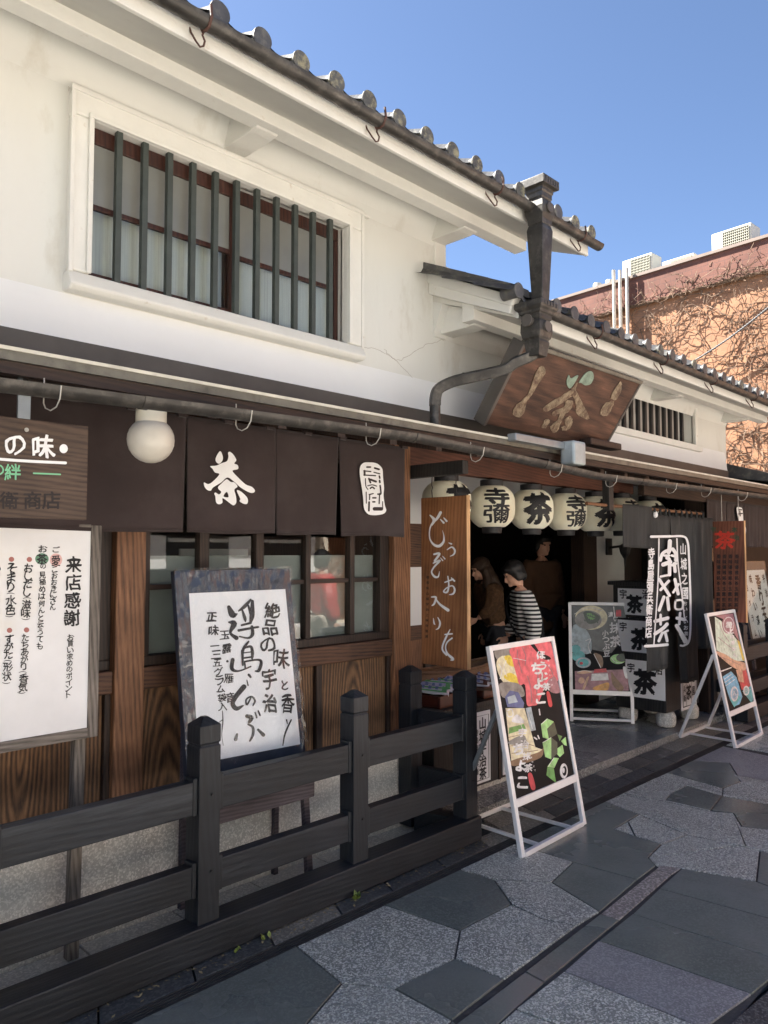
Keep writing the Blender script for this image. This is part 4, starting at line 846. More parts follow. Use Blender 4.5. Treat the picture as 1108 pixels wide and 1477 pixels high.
for pl in ([(575,180),(590,200),(635,180),(615,225),(580,265),(560,225)], [(640,225),(680,170),(720,155),(735,190),(715,235),(680,245),(655,230)]):
    m = MB(); m.prism([f(x, y) for x, y in crom(pl, 5, True)], nn*.0045); m.build('verdigris_character', VERD, CB, bevel=.001)
for x in (4.0, 5.2): MB().bar((x, 2.70, 2.72), (x, 3.19, 2.80), .03, .02).build('stay', IRON, CB)
MB().bar((4.9, 2.80, 2.40), (5.36, 2.80, 2.40), .10, .05).build('foot_block', DARKW, CB, bevel=.01)

# ------------------------------------------------------------------ paper lanterns
def bulge(h): return .165*(1-abs(h/.162)**3.2*.62)
def make_lantern(txt, label, loc, first=None, face=-90):
    t = thing('paper_lantern', label, 'lantern', loc, 'paper lanterns under the entrance beam')
    if first:
        for ch in first.children:
            if ch.name.split('.')[0] in ('lantern_body', 'top_cap', 'bottom_cap', 'hook'): copy_tree(ch, t)
        lo = Vector(loc)
    else:
        lo = Vector(loc); n = 76; prof = []
        for k in range(n+1): h = -.147+.294*k/n; prof.append((bulge(h)+(0, .0035, .0035, 0)[k % 4 if 0 else (0, 1)[k % 2]], h))
        MB().lathe(prof, lo, 48).build('lantern_body', LANT, t)
        MB().lathe([(.080, .140), (.083, .145), (.083, .190), (.075, .193)], lo, 28).build('top_cap', BLACKP, t, smooth=True)
        MB().lathe([(.064, -.192), (.070, -.189), (.073, -.152), (.07, -.144)], lo, 28).build('bottom_cap', BLACKP, t, smooth=True)
        MB().tube([lo+Vector((0, 0, .19)), lo+Vector((0, 0, .235))], .004, 5).build('hook', IRON, t)
    m = MB(); fn = lambda x, y, l=0: Vector((x, -l*.0004, -y))
    if len(txt) == 1: put(m, txt, 0, 0, .225, .225, fn, .036, 0, -.04, .02)
    else: put(m, txt[0], 0, -.062, .185, .125, fn, .03, 0, -.04, .02); put(m, txt[1], 0, .06, .19, .125, fn, .015, 0, -.04, .02)
    m = densify(m, .014); o = MB(); fr_ = math.radians(face)
    for v in m.v:
        r = bulge(v.z)+.0035-v.y; an = fr_+v.x/.163; o.v.append(lo+Vector((r*math.cos(an), r*math.sin(an), v.z)))
    o.f = m.f; o.mi = m.mi; o.build('lettering', BLACKP, t, fixn=False)
    return t
LX = [3.66, 4.13, 4.60, 5.06, 5.50, 5.93, 6.42]
LB = ['white paper lantern behind the hanging welcome plank, leftmost of the row', 'paper lantern with two characters just right of the hanging welcome plank', 'paper lantern with one bold tea character, third from left above the doorway', 'paper lantern with two characters directly left of the fifth lantern', 'paper lantern with tea character left of the short curtain flap', 'paper lantern whose front meets the curtain pole hanger', 'rearmost paper lantern half hidden by the black curtain']
L0 = None
for i, (x, l) in enumerate(zip(LX, LB)):
    t = make_lantern('茶' if i % 2 == 0 else '寺彌', l, (x*1.0784, 3.30, 1.93+(.012 if i > 4 else 0)), L0, (-98, -129, -125, -112, -110, -108, -100)[i]); L0 = L0 or t

# ------------------------------------------------------------------ hanging plank signs (perpendicular to the street)
WP = thing('welcome_plank', 'brown hanging plank with flowing white welcome writing beside the doorway', 'sign', (3.5, 2.95, .9))
B(3.50, 3.528, 2.775, 3.13, .925, 1.935).build('plank', SIGNW, WP, bevel=.003)
B(3.4985, 3.5295, 2.772, 2.7755, .924, 1.936).build('front_edge', SIGNEDGE, WP)
for y in (2.86, 3.05): MB().tube([(3.513, y, 1.93), (3.513, y+.004, 1.98), (3.507, y-.008, 1.995), (3.513, y+.004, 2.01), (3.513, y, 2.07)], .003, 5).build('hook', IRON, WP)
f = planefn((3.5, 2.9, 0), (-1, 0, 0), 600, 700, 5.275); m = MB()
for s_ in ([(110,228,10),(140,262,24),(125,300,14)], [(190,207,22),(165,250,20),(120,300,13),(106,350,10),(110,410,11),(140,452,17),(180,462,22),(212,430,17),(215,385,8),(205,345,3)], [(190,260,8),(214,285,16)], [(214,248,8),(235,272,16)],
           [(252,438,6),(272,446,13)], [(240,490,8),(275,470,12),(298,495,15),(290,525,12),(262,540,4)], [(140,525,14),(182,520,18),(145,575,16)], [(135,592,10),(185,572,16),(142,620,13),(122,660,12),(145,695,17),(172,695,12),(182,655,3)], [(190,552,5),(206,572,10)], [(205,540,5),(222,560,10)],
           [(222,738,10),(285,715,11)], [(245,692,8),(252,760,12),(240,812,15),(212,808,10),(240,778,9),(280,765,10),(297,795,15),(285,825,14),(256,832,6)], [(272,705,8),(295,728,13)], [(122,850,10),(155,853,16),(142,900,15),(125,915,8)], [(150,858,10),(185,905,16),(247,950,24)],
           [(135,1012,5),(140,1050,12),(148,1060,4)], [(168,1005,6),(185,1045,15),(175,1085,12),(153,1098,4)], [(222,1135,10),(277,1130,13)], [(262,1097,6),(235,1150,14),(207,1215,13),(206,1255,13),(235,1290,15)], [(277,1163,12),(242,1192,11),(228,1232,10),(242,1280,15),(285,1322,20),(268,1330,8)]):
    stroke(m, s_, f)
m.build('white_lettering', DYE, WP)
m = MB(); column(m, '御茶処山城宇治上林寺島屋', 92, 700, 84, 1150, 22, f, .01, 0); m.build('small_lettering', DARKINK, WP)
RP = thing('red_tea_plank', 'tall red brown hanging plank with red tea character right of the black curtain', 'sign', (7.2, 2.65, .97))
za = on(1073, 751, x=7.2); zb = on(1073, 898, x=7.2); ya = on(1028, 755, x=7.2)
B(7.2, 7.23, za.y, ya.y, zb.z, za.z).build('plank', wood('red_brown_plank', (.11, .034, .019), (.25, .095, .052), 'z', 8, .55, 4), RP, bevel=.003)
B(7.1985, 7.2315, za.y-.003, za.y+.001, zb.z-.001, za.z+.001).build('front_edge', SIGNEDGE, RP)
f = planefn((7.2, 2.6, 0), (-1, 0, 0), 1000, 640, 4.615); m = MB(); put(m, '茶', 212, 642, 130, 115, f, .026, 0, 0, .03); m.build('red_lettering', REDP, RP)
m = MB(); put(m, '宇', 136, 572, 34, 34, f, .03); put(m, '本', 276, 572, 38, 34, f, .03); put(m, '治', 290, 625, 34, 34, f, .03); m.build('green_lettering', M('dull_green', (.035, .075, .04), .6, .2, 9), RP)
m = MB()
for x in (292, 250, 210, 172): column(m, '香味優雅銘茶玉露煎茶番', x, 750, x-6, 1110, 26, f, .02, 0)
m.build('small_lettering', DARKINK, RP)
for y in (za.y+.05, ya.y-.08): MB().tube([(7.215, y, za.z-.01), (7.215, y, 2.17)], .003, 5).build('hook', WIRE, RP)

# ------------------------------------------------------------------ black curtain with white printing
BC = thing('black_curtain', 'washed black split curtain printed with large white tea characters, hanging from a pole', 'curtain', (6.2, 2.9, 1.9))
def cx(px, py): return on(px, py, y=2.9)
pa = cx(846, 725); pb = cx(1012, 741)
MB().tube([(pa.x, 2.9, 1.965), (pb.x, 2.9, 1.965)], .013, 10).build('curtain_pole', PILLAR, BC, smooth=True)
a = cx(896, 790); b = cx(938, 793)
cloth('short_flap', cx(896, 735).x, cx(938, 737).x, a.z, 1.985, 2.885, .006, BLKCLOTH, BC, 1.2, 1.0)
def drop(xa, xb, top, zb, dx0, dx1, amp, ph, w_=1.5): return cloth('curtain_panel', xa, xb, zb, top, 2.9, amp, BLKCLOTH, BC, w_, ph, 30, 24, True, dx0, dx1)
za_ = cx(945, 968).z
x0 = cx(938, 745).x; x1 = cx(966, 745).x; x2 = cx(999, 745).x; x3 = cx(1018, 745).x
c1 = drop(x0-.02, x1, 1.925, za_, -.08, -.10, .012, .5)
c2 = drop(x1+.005, x2, 1.925, cx(990, 985).z, .17, .02, .012, 1.7)
c3 = drop(x2-.03, x3+.18, 1.93, cx(1020, 935).z, .06, -.06, .03, .2, 2.2)
for px in (942, 950, 958, 963, 973, 981, 988, 995, 1003, 1012):
    q = cx(px, 740); MB().tube([(q.x, 2.888, 1.915), (q.x, 2.883, 1.96), (q.x, 2.9, 1.982), (q.x, 2.917, 1.96), (q.x, 2.912, 1.92)], .011, 6).build('loop', BLKCLOTH, BC, smooth=True)
MB().lathe([(.024, -.012), (.03, 0), (.024, .012)], (cx(943, 742).x, 2.885, cx(943, 742).z), 10, 0, 'y').build('pole_knob', DYE, BC)
f = planefn((0, 2.872, 0), (0, -1, 0), 840, 700, 4.344)
m = MB()
for q, w_ in (([(430,322),(550,320)],16),([(480,335),(474,600),(448,1000)],8),([(395,1008),(470,1004),(532,998)],18),
              ([(548,350),(545,400),(540,420)],26),([(488,470),(500,430),(530,410),(548,410)],20),([(512,440),(545,440)],14),([(505,497),(550,480)],26),([(530,455),(545,470),(546,560)],22),([(490,572),(550,560)],14),
              ([(480,588),(545,690)],20),([(540,600),(490,655)],18),([(480,782),(510,700)],20),([(532,705),(540,778)],20),([(455,852),(535,832)],22),([(490,812),(490,872)],16),([(530,870),(500,900),(455,930)],22),([(505,925),(535,910)],14),([(500,925),(478,975)],18),([(520,930),(530,975)],18)):
    stroke(m, q, f, w_)
for i, ch in enumerate('寺島屋彌兵衛商店'): put(m, ch, 432-i*2.6, 425+i*71, 40, 66, f, .03, 0, 0, .03)
m.build('white_print', DYE, c1); m = MB()
f = planefn((0, 2.873, 0), (0, -1, 0), 840, 700, 4.344)
for q, w_ in (([(556,320),(630,320),(658,350),(668,450),(678,760),(672,960),(640,1002),(615,1004)],13),([(592,335),(600,500),(625,700),(640,840)],8),([(566,400),(585,430),(586,470)],22),([(560,440),(580,445)],16),([(562,500),(585,490)],18),([(575,490),(580,540)],20),
              ([(580,590),(600,680)],20),([(602,620),(570,670)],16),([(583,722),(625,722),(625,772),(583,772),(583,722)],13),([(592,832),(642,842)],20),([(612,800),(606,870)],16),([(590,880),(620,930),(650,978)],24),([(612,930),(640,985)],14)):
    stroke(m, q, f, w_)
for i, ch in enumerate('山城之國'): put(m, ch, 630+i*5, 400+i*92, 38, 72, f, .02, 0, 0, .03)
column(m, 'おいしいお茶', 642, 740, 650, 930, 26, f, .02, .03)
m.build('white_print', DYE, c2)

# ------------------------------------------------------------------ aluminium poster stands
def stand_frame(t, fr, fl, H, tilt, backd):
    """fl, fr: front feet; top leans back by tilt along the ground normal; returns panel corners"""
    pass
INK = M('poster_charcoal', (.010, .0105, .012), .55, .3, 4, spec=.15)
def pm(n, c, r=.30): return M('print_'+n, c, r, .30, 22, stain=tuple(q*.35 for q in c), sscale=16, smin=.52, smax=.78)
PR = dict(red=pm('rose', (.66, .11, .14)), crm=pm('cream', (.66, .57, .38)), yel=pm('yellow', (.80, .48, .06)), blu=pm('blue', (.06, .10, .24)), grn=pm('green', (.10, .30, .07)), lgr=pm('light_green', (.28, .56, .20)), dgr=pm('dark_green', (.02, .05, .03)), brn=pm('brown', (.18, .10, .05)), gry=pm('grey', (.20, .20, .19)), wht=pm('white', (.85, .84, .81)), stp=pm('stamp_red', (.48, .03, .05)), tea=pm('teal', (.07, .36, .38)), mint=pm('mint', (.52, .66, .52)), pea=pm('peach', (.55, .33, .22)), pur=pm('plum', (.30, .14, .17)), sky=pm('pale_blue', (.30, .38, .42)), cyn=pm('cyan', (.12, .38, .55)), org=pm('orange', (.60, .30, .07)), dk=pm('dark_slate', (.07, .085, .09)))
def poster(parent, quad, items, base='INK', nm='poster'):
    """one sheet with printed shapes; items = (material key, layer, builder)"""
    keys = []; mats = [INK]; m = MB(); m.prism(quad[0], quad[1])
    for k, fnc in items:
        if k not in keys: keys.append(k); mats.append(PR[k] if k != 'INK' else INK)
        m.m = keys.index(k)+1; fnc(m)
    return m.build(nm, mats, parent, fixn=False)
def bars(t, pts, r, mat, nm):
    for a, b in pts: MB().bar(a, b, r, r).build(nm, mat, t, bevel=.003)
def astand(name, label, fl, fr, H, back, zb, backz, cross=True):
    t = thing(name, label, 'sign stand', ((fl[0]+fr[0])/2, (fl[1]+fr[1])/2, fl[2]), 'aluminium poster stands')
    fl, fr, back = Vector(fl), Vector(fr), Vector(back); bk = back.normalized(); top = Vector((0, 0, H))+bk*zb
    tl, tr = fl+top, fr+top; w_ = .026
    dx = (fr-fl).normalized(); nn_ = dx.cross(Vector((0, 0, 1))); nn_ = (top.normalized()).cross(dx).normalized()
    if nn_.dot(bk) > 0: nn_ = -nn_
    MB().bar(fl+Vector((0, 0, .004)), tl, .03, w_, bk).build('upright', ALU, t, bevel=.003); MB().bar(fr+Vector((0, 0, .004)), tr, .03, w_, bk).build('upright', ALU, t, bevel=.003)
    lo = .245
    MB().bar(tl+(tr-tl).normalized()*.015-top*.012, tr-(tr-tl).normalized()*.015-top*.012, w_, .03, top.normalized()).build('frame_rail', ALU, t, bevel=.003)
    MB().bar(fl+top*lo+dx*.015, fr+top*lo-dx*.015, w_, .042, top.normalized()).build('frame_rail', ALU, t, bevel=.003)
    return t, fl, fr, tl, tr, top, nn_, dx, bk
# front stand
t, fl, fr, tl, tr, top, nn_, dx, bk = astand('poster_stand', 'nearest aluminium poster stand, rose and green sweets poster, at the fence end', (3.42, 2.355, 0), (4.08, 2.375, 0), 1.085, (0, 1, 0), .205, 0)
MB().bar(fl+Vector((.015, 0, .014)), fr+Vector((-.015, 0, .014)), .026, .026).build('foot_bar', ALU, t, bevel=.003)
bl, br = Vector((3.45, 2.88, .014)), Vector((4.06, 2.88, .014))
MB().bar(bl, br, .026, .026).build('foot_bar', ALU, t, bevel=.003)
for u in (.28, .82): MB().bar(bl+(br-bl)*u, fl+(fr-fl)*u+Vector((0, .01, .014)), .018, .018).build('spreader', ALU, t, bevel=.002)
for s_, e in ((fl, bl), (fr, br)): MB().bar(s_+top*.69+nn_*-.012, e, .022, .022, dx).build('back_leg', STEEL, t, bevel=.003)
q = [fl+top*.262+dx*.016, fr+top*.262-dx*.016, tr-top*.02-dx*.016, tl-top*.02+dx*.016]; o_ = nn_*.004
def sf(ox, oy, s): return planefn(fl+nn_*.005, nn_, ox, oy, s, .0004)
f = sf(700, 900, 5.681); bl_ = lambda p, sm=True, lf=0: (lambda m: blob(m, p, f, sm, (), lf))
tx = lambda s_, x0, y0, x1, y1, sz, bd=.02, lf=3, br_=.04: (lambda m: column(m, s_, x0, y0, x1, y1, sz, lambda a, b, l=0: f(a, b, lf+l*.4), bd, br_, .05, 1))
poster(t, ([p+nn_*.0 for p in q], nn_*.004), [
    ('gry', bl_([(80,215),(215,195),(225,300),(200,420),(100,300)], True, 0)), ('crm', bl_([(95,300),(160,260),(230,330),(265,420),(290,520),(170,500),(105,400)], True, 1)),
    ('yel', bl_([(155,270),(205,260),(235,320),(235,350),(190,335)], True, 2)), ('yel', bl_([(150,435),(200,400),(255,430),(282,505),(215,480)], True, 2)),
    ('red', bl_([(215,194),(480,150),(532,150),(560,260),(588,400),(590,470),(510,480),(470,560),(430,655),(385,670),(340,660),(325,500),(280,500),(250,400),(220,290)], True, 3)),
    ('pur', bl_([(560,430),(592,480),(610,560),(540,560),(500,490)], True, 4)), ('gry', bl_([(110,500),(180,475),(290,500),(320,590),(230,600),(140,600)], True, 3)),
    ('INK', bl_([(365,165),(400,165),(450,235),(520,265),(535,290),(480,290),(430,240)], True, 4)),
    ('blu', bl_([(160,600),(200,545),(270,560),(318,650),(310,690),(180,680)], False, 4)), ('sky', bl_([(180,600),(240,580),(265,640),(190,655)], False, 5)),
    ('crm', bl_([(165,690),(320,690),(410,1010),(470,1030),(440,1070),(215,1140),(190,930)], False, 3)), ('wht', bl_([(215,800),(260,740),(320,810)], True, 4)), ('grn', bl_([(195,850),(315,820),(332,858),(190,902)], False, 4)),
    ('gry', bl_([(195,960),(310,910),(330,980),(210,990)], True, 4)), ('sky', bl_([(330,690),(375,680),(415,870),(370,880)], False, 2)), ('brn', bl_([(215,1120),(440,1050),(475,1000),(460,1090),(330,1140),(230,1165)], True, 4)),
    ('lgr', bl_([(455,820),(505,775),(560,800),(520,945),(470,930)], False, 3)), ('dgr', bl_([(505,860),(562,802),(590,900),(520,945)], False, 4)), ('lgr', bl_([(468,970),(540,930),(575,960),(540,1110),(490,1090)], False, 3)), ('dgr', bl_([(540,930),(590,970),(590,1060),(540,1110)], False, 4)),
    ('lgr', bl_([(508,1170),(560,1095),(602,1100),(565,1180)], False, 3)), ('grn', bl_([(508,1172),(560,1180),(580,1305),(500,1240)], False, 4)), ('lgr', bl_([(620,960),(658,925),(668,1000),(645,992)], False, 3)), ('lgr', bl_([(590,1020),(632,990),(645,1060),(610,1092),(582,1060)], False, 3)), ('grn', bl_([(590,905),(630,920),(610,960)], False, 2)),
    ('wht', bl_(ell(643, 1205, 32, 62), True, 2)), ('INK', bl_(ell(648, 1205, 18, 40), True, 3)), ('wht', bl_(ell(640, 1200, 10, 22), True, 4)),
    ('pur', lambda m: [stroke(m, q_, lambda x, y, l=0: f(x, y, 4), w_) for q_, w_ in (([(300,190),(330,260),(325,340)],7),([(400,320),(430,420),(420,560)],9),([(345,430),(370,520),(380,640)],8),([(500,330),(540,380),(560,440)],8),([(260,210),(270,300),(300,400)],6))]),
    ('wht', lambda m: [stroke(m, q_, lambda x, y, l=0: f(x, y, 5), w_) for q_, w_ in (([(110,330),(135,380),(120,450)],6),([(170,300),(150,360),(175,430)],5),([(230,280),(330,300)],4),([(180,710),(215,700),(225,750),(190,760),(175,725)],9),([(260,745),(300,850)],4),([(345,720),(385,860)],4),([(458,822),(505,780)],5),([(470,972),(536,932)],5),([(515,1168),(560,1098)],5),([(440,700),(446,745)],10),([(400,930),(420,945)],12),([(430,915),(440,940)],10))]),
    ('brn', lambda m: [stroke(m, q_, lambda x, y, l=0: f(x, y, 5), w_) for q_, w_ in (([(205,1000),(330,985),(400,1000)],5),([(215,1060),(330,1050),(430,1035)],5),([(190,930),(300,905)],4),([(240,1130),(420,1085)],6))]),
    ('wht', tx('香ばしい甘さ', 515, 300, 545, 500, 15, .01, 5)), ('wht', tx('濃茶仕立て', 365, 1060, 405, 1200, 15, .01, 5)),
    ('stp', bl_([(500,565),(525,562),(548,665),(520,672)], True, 5)), ('stp', bl_([(348,1235),(380,1228),(410,1345),(375,1352)], True, 5)),
    ('wht', tx('ほうじ茶', 455, 255, 500, 515, 62, .04, 5)), ('wht', tx('ちょこ', 418, 365, 452, 610, 85, .04, 5)), ('wht', tx('宇治抹茶', 303, 890, 352, 1180, 66, .03, 5)), ('wht', tx('ちょこ', 268, 1025, 306, 1300, 92, .04, 5))])
# entrance stand
d = Vector((.29, -.45, 0)).normalized(); bkv = Vector((.45, .29, 0)).normalized()
t, fl, fr, tl, tr, top, nn_, dx, bk = astand('poster_stand', 'middle aluminium poster stand on the entrance slab with dark green tea bean poster', (6.24, 3.74, .056), (6.53, 3.29, .056), 1.08, bkv, .12, 0)
MB().bar(fl+dx*.015+Vector((0, 0, .03)), fr-dx*.015+Vector((0, 0, .03)), .022, .022).build('foot_bar', ALU, t, bevel=.003)
bl, br = fl+bkv*.42, fr+bkv*.42
MB().bar(bl+Vector((0, 0, .03)), br+Vector((0, 0, .03)), .022, .022).build('foot_bar', ALU, t, bevel=.003)
for s_, e in ((fl, bl), (fr, br)): MB().bar(s_+top*.75-nn_*.014, e, .022, .022, dx).build('back_leg', STEEL, t, bevel=.003)
q = [fl+top*.262+dx*.016, fr+top*.262-dx*.016, tr-top*.02-dx*.016, tl-top*.02+dx*.016]
f = planefn(fl+nn_*.005, nn_, 810, 860, 7.775, .0004)
poster(t, (q, nn_*.004), [
    ('dk', bl_([(115,108),(715,108),(730,420),(560,640),(150,560),(130,330)], False, 0)), ('crm', bl_(ell(335, 240, 180, 135), True, 1)), ('gry', bl_(ell(300, 265, 150, 105), True, 2)), ('dgr', bl_([(250,180),(330,170),(430,230),(400,290),(310,310),(270,260)], True, 3)), ('grn', bl_([(280,200),(340,195),(380,240),(320,270)], True, 4)),
    ('sky', bl_([(130,330),(260,360),(330,480),(320,640),(140,600)], True, 1)), ('tea', bl_(ell(190, 670, 75, 60), True, 2)), ('tea', bl_(ell(160, 590, 55, 45), True, 2)), ('sky', bl_(ell(245, 745, 85, 60), True, 3)), ('tea', bl_(ell(245, 745, 62, 42), True, 4)), ('stp', bl_(ell(222, 752, 20, 16), True, 5)),
    ('brn', bl_([(360,645),(440,660),(468,740),(445,800)], True, 2)), ('lgr', bl_(ell(635, 705, 88, 55), True, 2)), ('dgr', bl_(ell(680, 690, 66, 45), True, 3)),
    ('pur', bl_([(150,840),(740,820),(755,1060),(155,1055)], False, 1)), ('wht', bl_([(340,870),(520,865),(530,940),(330,950)], False, 2)), ('stp', bl_([(370,820),(500,810),(510,850),(360,860)], False, 3)), ('pea', bl_(ell(225, 945, 35, 35), True, 2)), ('pea', bl_([(280,920),(310,910),(260,1040),(235,1040)], True, 2)), ('org', bl_([(350,1030),(450,985),(530,970),(520,1050),(420,1065)], True, 3)), ('brn', bl_([(560,850),(600,900),(700,1030),(640,1060),(570,980)], True, 3)), ('pea', bl_([(170,860),(250,830),(350,850),(240,872)], True, 2)), ('wht', bl_([(690,800),(722,800),(750,910),(715,912)], True, 2)),
    ('wht', lambda m: [stroke(m, q_, lambda x, y, l=0: f(x, y, 5), w_) for q_, w_ in (([(150,200),(220,150),(330,130),(450,160)],6),([(270,500),(330,480),(300,560),(330,640)],7),([(180,850),(260,835),(340,850)],5),([(345,900),(520,893)],4),([(350,925),(520,918)],3),([(560,690),(600,735),(680,750)],5),([(365,650),(440,800)],6),([(585,120),(600,240)],12))]),
    ('dgr', lambda m: [blob(m, ell(255+(k*37)%170, 190+(k*53)%110, 13, 8, 8, k), f, False, (), 5) for k in range(22)]),
    ('wht', tx('石臼挽き香ばしい大豆菓子', 690, 330, 698, 580, 15, .01, 5)),
    ('stp', bl_([(612,155),(668,150),(670,225),(612,228)], False, 3)), ('wht', tx('濃い', 552, 205, 610, 255, 52, .02, 5)), ('wht', tx('抹茶', 602, 355, 608, 505, 120, .02, 5)), ('wht', tx('小つぶ豆', 490, 415, 508, 640, 74, .016, 5))])
# far stand
t, fl, fr, tl, tr, top, nn_, dx, bk = astand('poster_stand', 'right hand aluminium poster stand with pale green and teal poster before the black curtain', (6.52, 2.395, 0), (7.17, 2.41, 0), 1.085, (0, 1, 0), .215, 0)
MB().bar(fl+Vector((.015, 0, .014)), fr+Vector((-.015, 0, .014)), .026, .026).build('foot_bar', ALU, t, bevel=.003)
bl, br = Vector((6.55, 2.87, .014)), Vector((7.17, 2.87, .014))
MB().bar(bl, br, .026, .026).build('foot_bar', ALU, t, bevel=.003)
for u in (.28, .82): MB().bar(bl+(br-bl)*u, fl+(fr-fl)*u+Vector((0, .01, .014)), .018, .018).build('spreader', ALU, t, bevel=.002)
for s_, e in ((fl, bl), (fr, br)): MB().bar(s_+top*.69+nn_*-.012, e, .024, .024, dx).build('back_leg', ALU, t, bevel=.003)
q = [fl+top*.262+dx*.016, fr+top*.262-dx*.016, tr-top*.02-dx*.016, tl-top*.02+dx*.016]
f = planefn(fl+nn_*.005, nn_, 1000, 860, 6.42, .0004)
poster(t, (q, nn_*.004), [
    ('pur', bl_([(200,180),(370,160),(430,420),(400,380),(300,220)], False, 0)), ('mint', bl_([(200,190),(260,230),(420,420),(480,600),(400,600),(215,500)], False, 1)), ('yel', bl_([(405,400),(430,420),(478,600),(455,590)], False, 2)), ('pur', bl_(ell(325, 262, 58, 85), True, 2)), ('wht', bl_(ell(327, 265, 50, 74), True, 3)), ('pur', bl_(ell(327, 265, 44, 66), True, 4)),
    ('pea', bl_([(215,510),(300,540),(380,590),(480,620),(485,680),(440,690),(390,670),(340,640),(225,540)], True, 3)), ('stp', bl_([(400,690),(490,680),(530,830),(450,870)], False, 3)), ('pea', bl_([(395,680),(455,690),(470,800),(420,790)], False, 4)),
    ('cyn', bl_([(272,745),(350,695),(400,750),(455,930),(430,1000),(380,1020),(340,960)], False, 3)), ('tea', bl_([(340,960),(390,880),(440,940),(380,1030)], False, 4)), ('wht', bl_(ell(380, 905, 36, 70), True, 5)), ('cyn', bl_(ell(383, 905, 26, 52), True, 5)), ('tea', bl_([(455,880),(530,830),(552,960),(540,990)], False, 4)), ('wht', bl_(ell(490, 875, 28, 45), True, 5)), ('tea', bl_(ell(491, 876, 18, 30), True, 5)),
    ('wht', lambda m: [stroke(m, q_, lambda x, y, l=0: f(x, y, 5), w_) for q_, w_ in (([(285,770),(350,725)],5),([(290,800),(370,745)],5),([(300,830),(385,770)],5),([(470,890),(540,860)],4))]),
    ('pur', lambda m: [stroke(m, q_, lambda x, y, l=0: f(x, y, 5), w_) for q_, w_ in (([(240,240),(270,330),(330,420)],4),([(230,380),(300,440),(380,500)],4),([(240,560),(330,590),(440,640)],4))]),
    ('wht', bl_([(255,690),(355,655),(355,665),(258,702)], False, 4)), ('wht', tx('極上', 330, 265, 345, 320, 55, .05, 5)), ('wht', tx('抹茶かん', 358, 375, 385, 545, 40, .03, 5)), ('wht', tx('ん', 385, 900, 385, 900, 40, .03, 5))])

# ------------------------------------------------------------------ display cabinets beside the doorway
KL = thing('display_cabinet', 'low black display cabinet left of the doorway carrying lacquer trays of packets', 'cabinet', (4.0, 3.3, .055))
B(3.56, 4.62, 3.085, 3.50, .09, .60).build('carcass', KIOSK, KL, bevel=.006); B(3.54, 4.64, 3.065, 3.52, .60, .632).build('cabinet_top', KIOSK, KL, bevel=.004)
B(3.58, 4.60, 3.10, 3.48, .056, .09).build('plinth', SLAB, KL)
for x in (4.215,): B(x, x+.02, 3.078, 3.085, .09, .6).build('post_strip', DARKW, KL)
BADGE = PAPER
for x0 in (3.93, 4.26):
    o = B(x0, x0+.19, 3.078, 3.0845, .11, .565).build('paper_banner', PAPER, KL)
    m = MB(); fn = lambda x, y, lf=0: Vector((x, 3.0765-lf*.0002, y)); 
    stroke(m, [(x0+.02, .13), (x0+.02, .54), (x0+.17, .54), (x0+.17, .13), (x0+.02, .13)], fn, .006, 1)
    for i, ch in enumerate('山城宇治茶'): put(m, ch, x0+.105, 0, .075, .075, lambda a, b, l=0, i=i: Vector((a, 3.0765-l*.0003, .49-i*.08-b)), .02)
    for i, ch in enumerate('寺島屋彌兵衛'): put(m, ch, x0+.045, 0, .03, .04, lambda a, b, l=0, i=i: Vector((a, 3.0765-l*.0003, .44-i*.05-b)), .01)
    m.build('lettering', BLACKP, o)
def tray(label, cx_, cy_, w_, d_, rot, mat, z=.633):
    t = thing('lacquer_tray', label, 'tray', (cx_, cy_, z), 'trays of tea packets'); t.rotation_euler.z = 0
    R_ = Matrix.Rotation(rot, 3, 'Z'); T_ = lambda x, y, zz: Vector((cx_, cy_, z+zz))+R_@Vector((x, y, 0))
    def rb(x0, x1, y0, y1, z0, z1, nm, m_):
        m = MB(); m.prism([T_(x0, y0, z0), T_(x1, y0, z0), T_(x1, y1, z0), T_(x0, y1, z0)], (0, 0, z1-z0)); return m.build(nm, m_, t, bevel=.006)
    a, b = w_/2, d_/2
    rb(-a, a, -b, b, 0, .008, 'tray_base', mat)
    for q in ((-a, a, -b, -b+.012), (-a, a, b-.012, b), (-a, -a+.012, -b+.012, b-.012), (a-.012, a, -b+.012, b-.012)): rb(*q, .008, .075, 'tray_side', mat)
    return t, T_
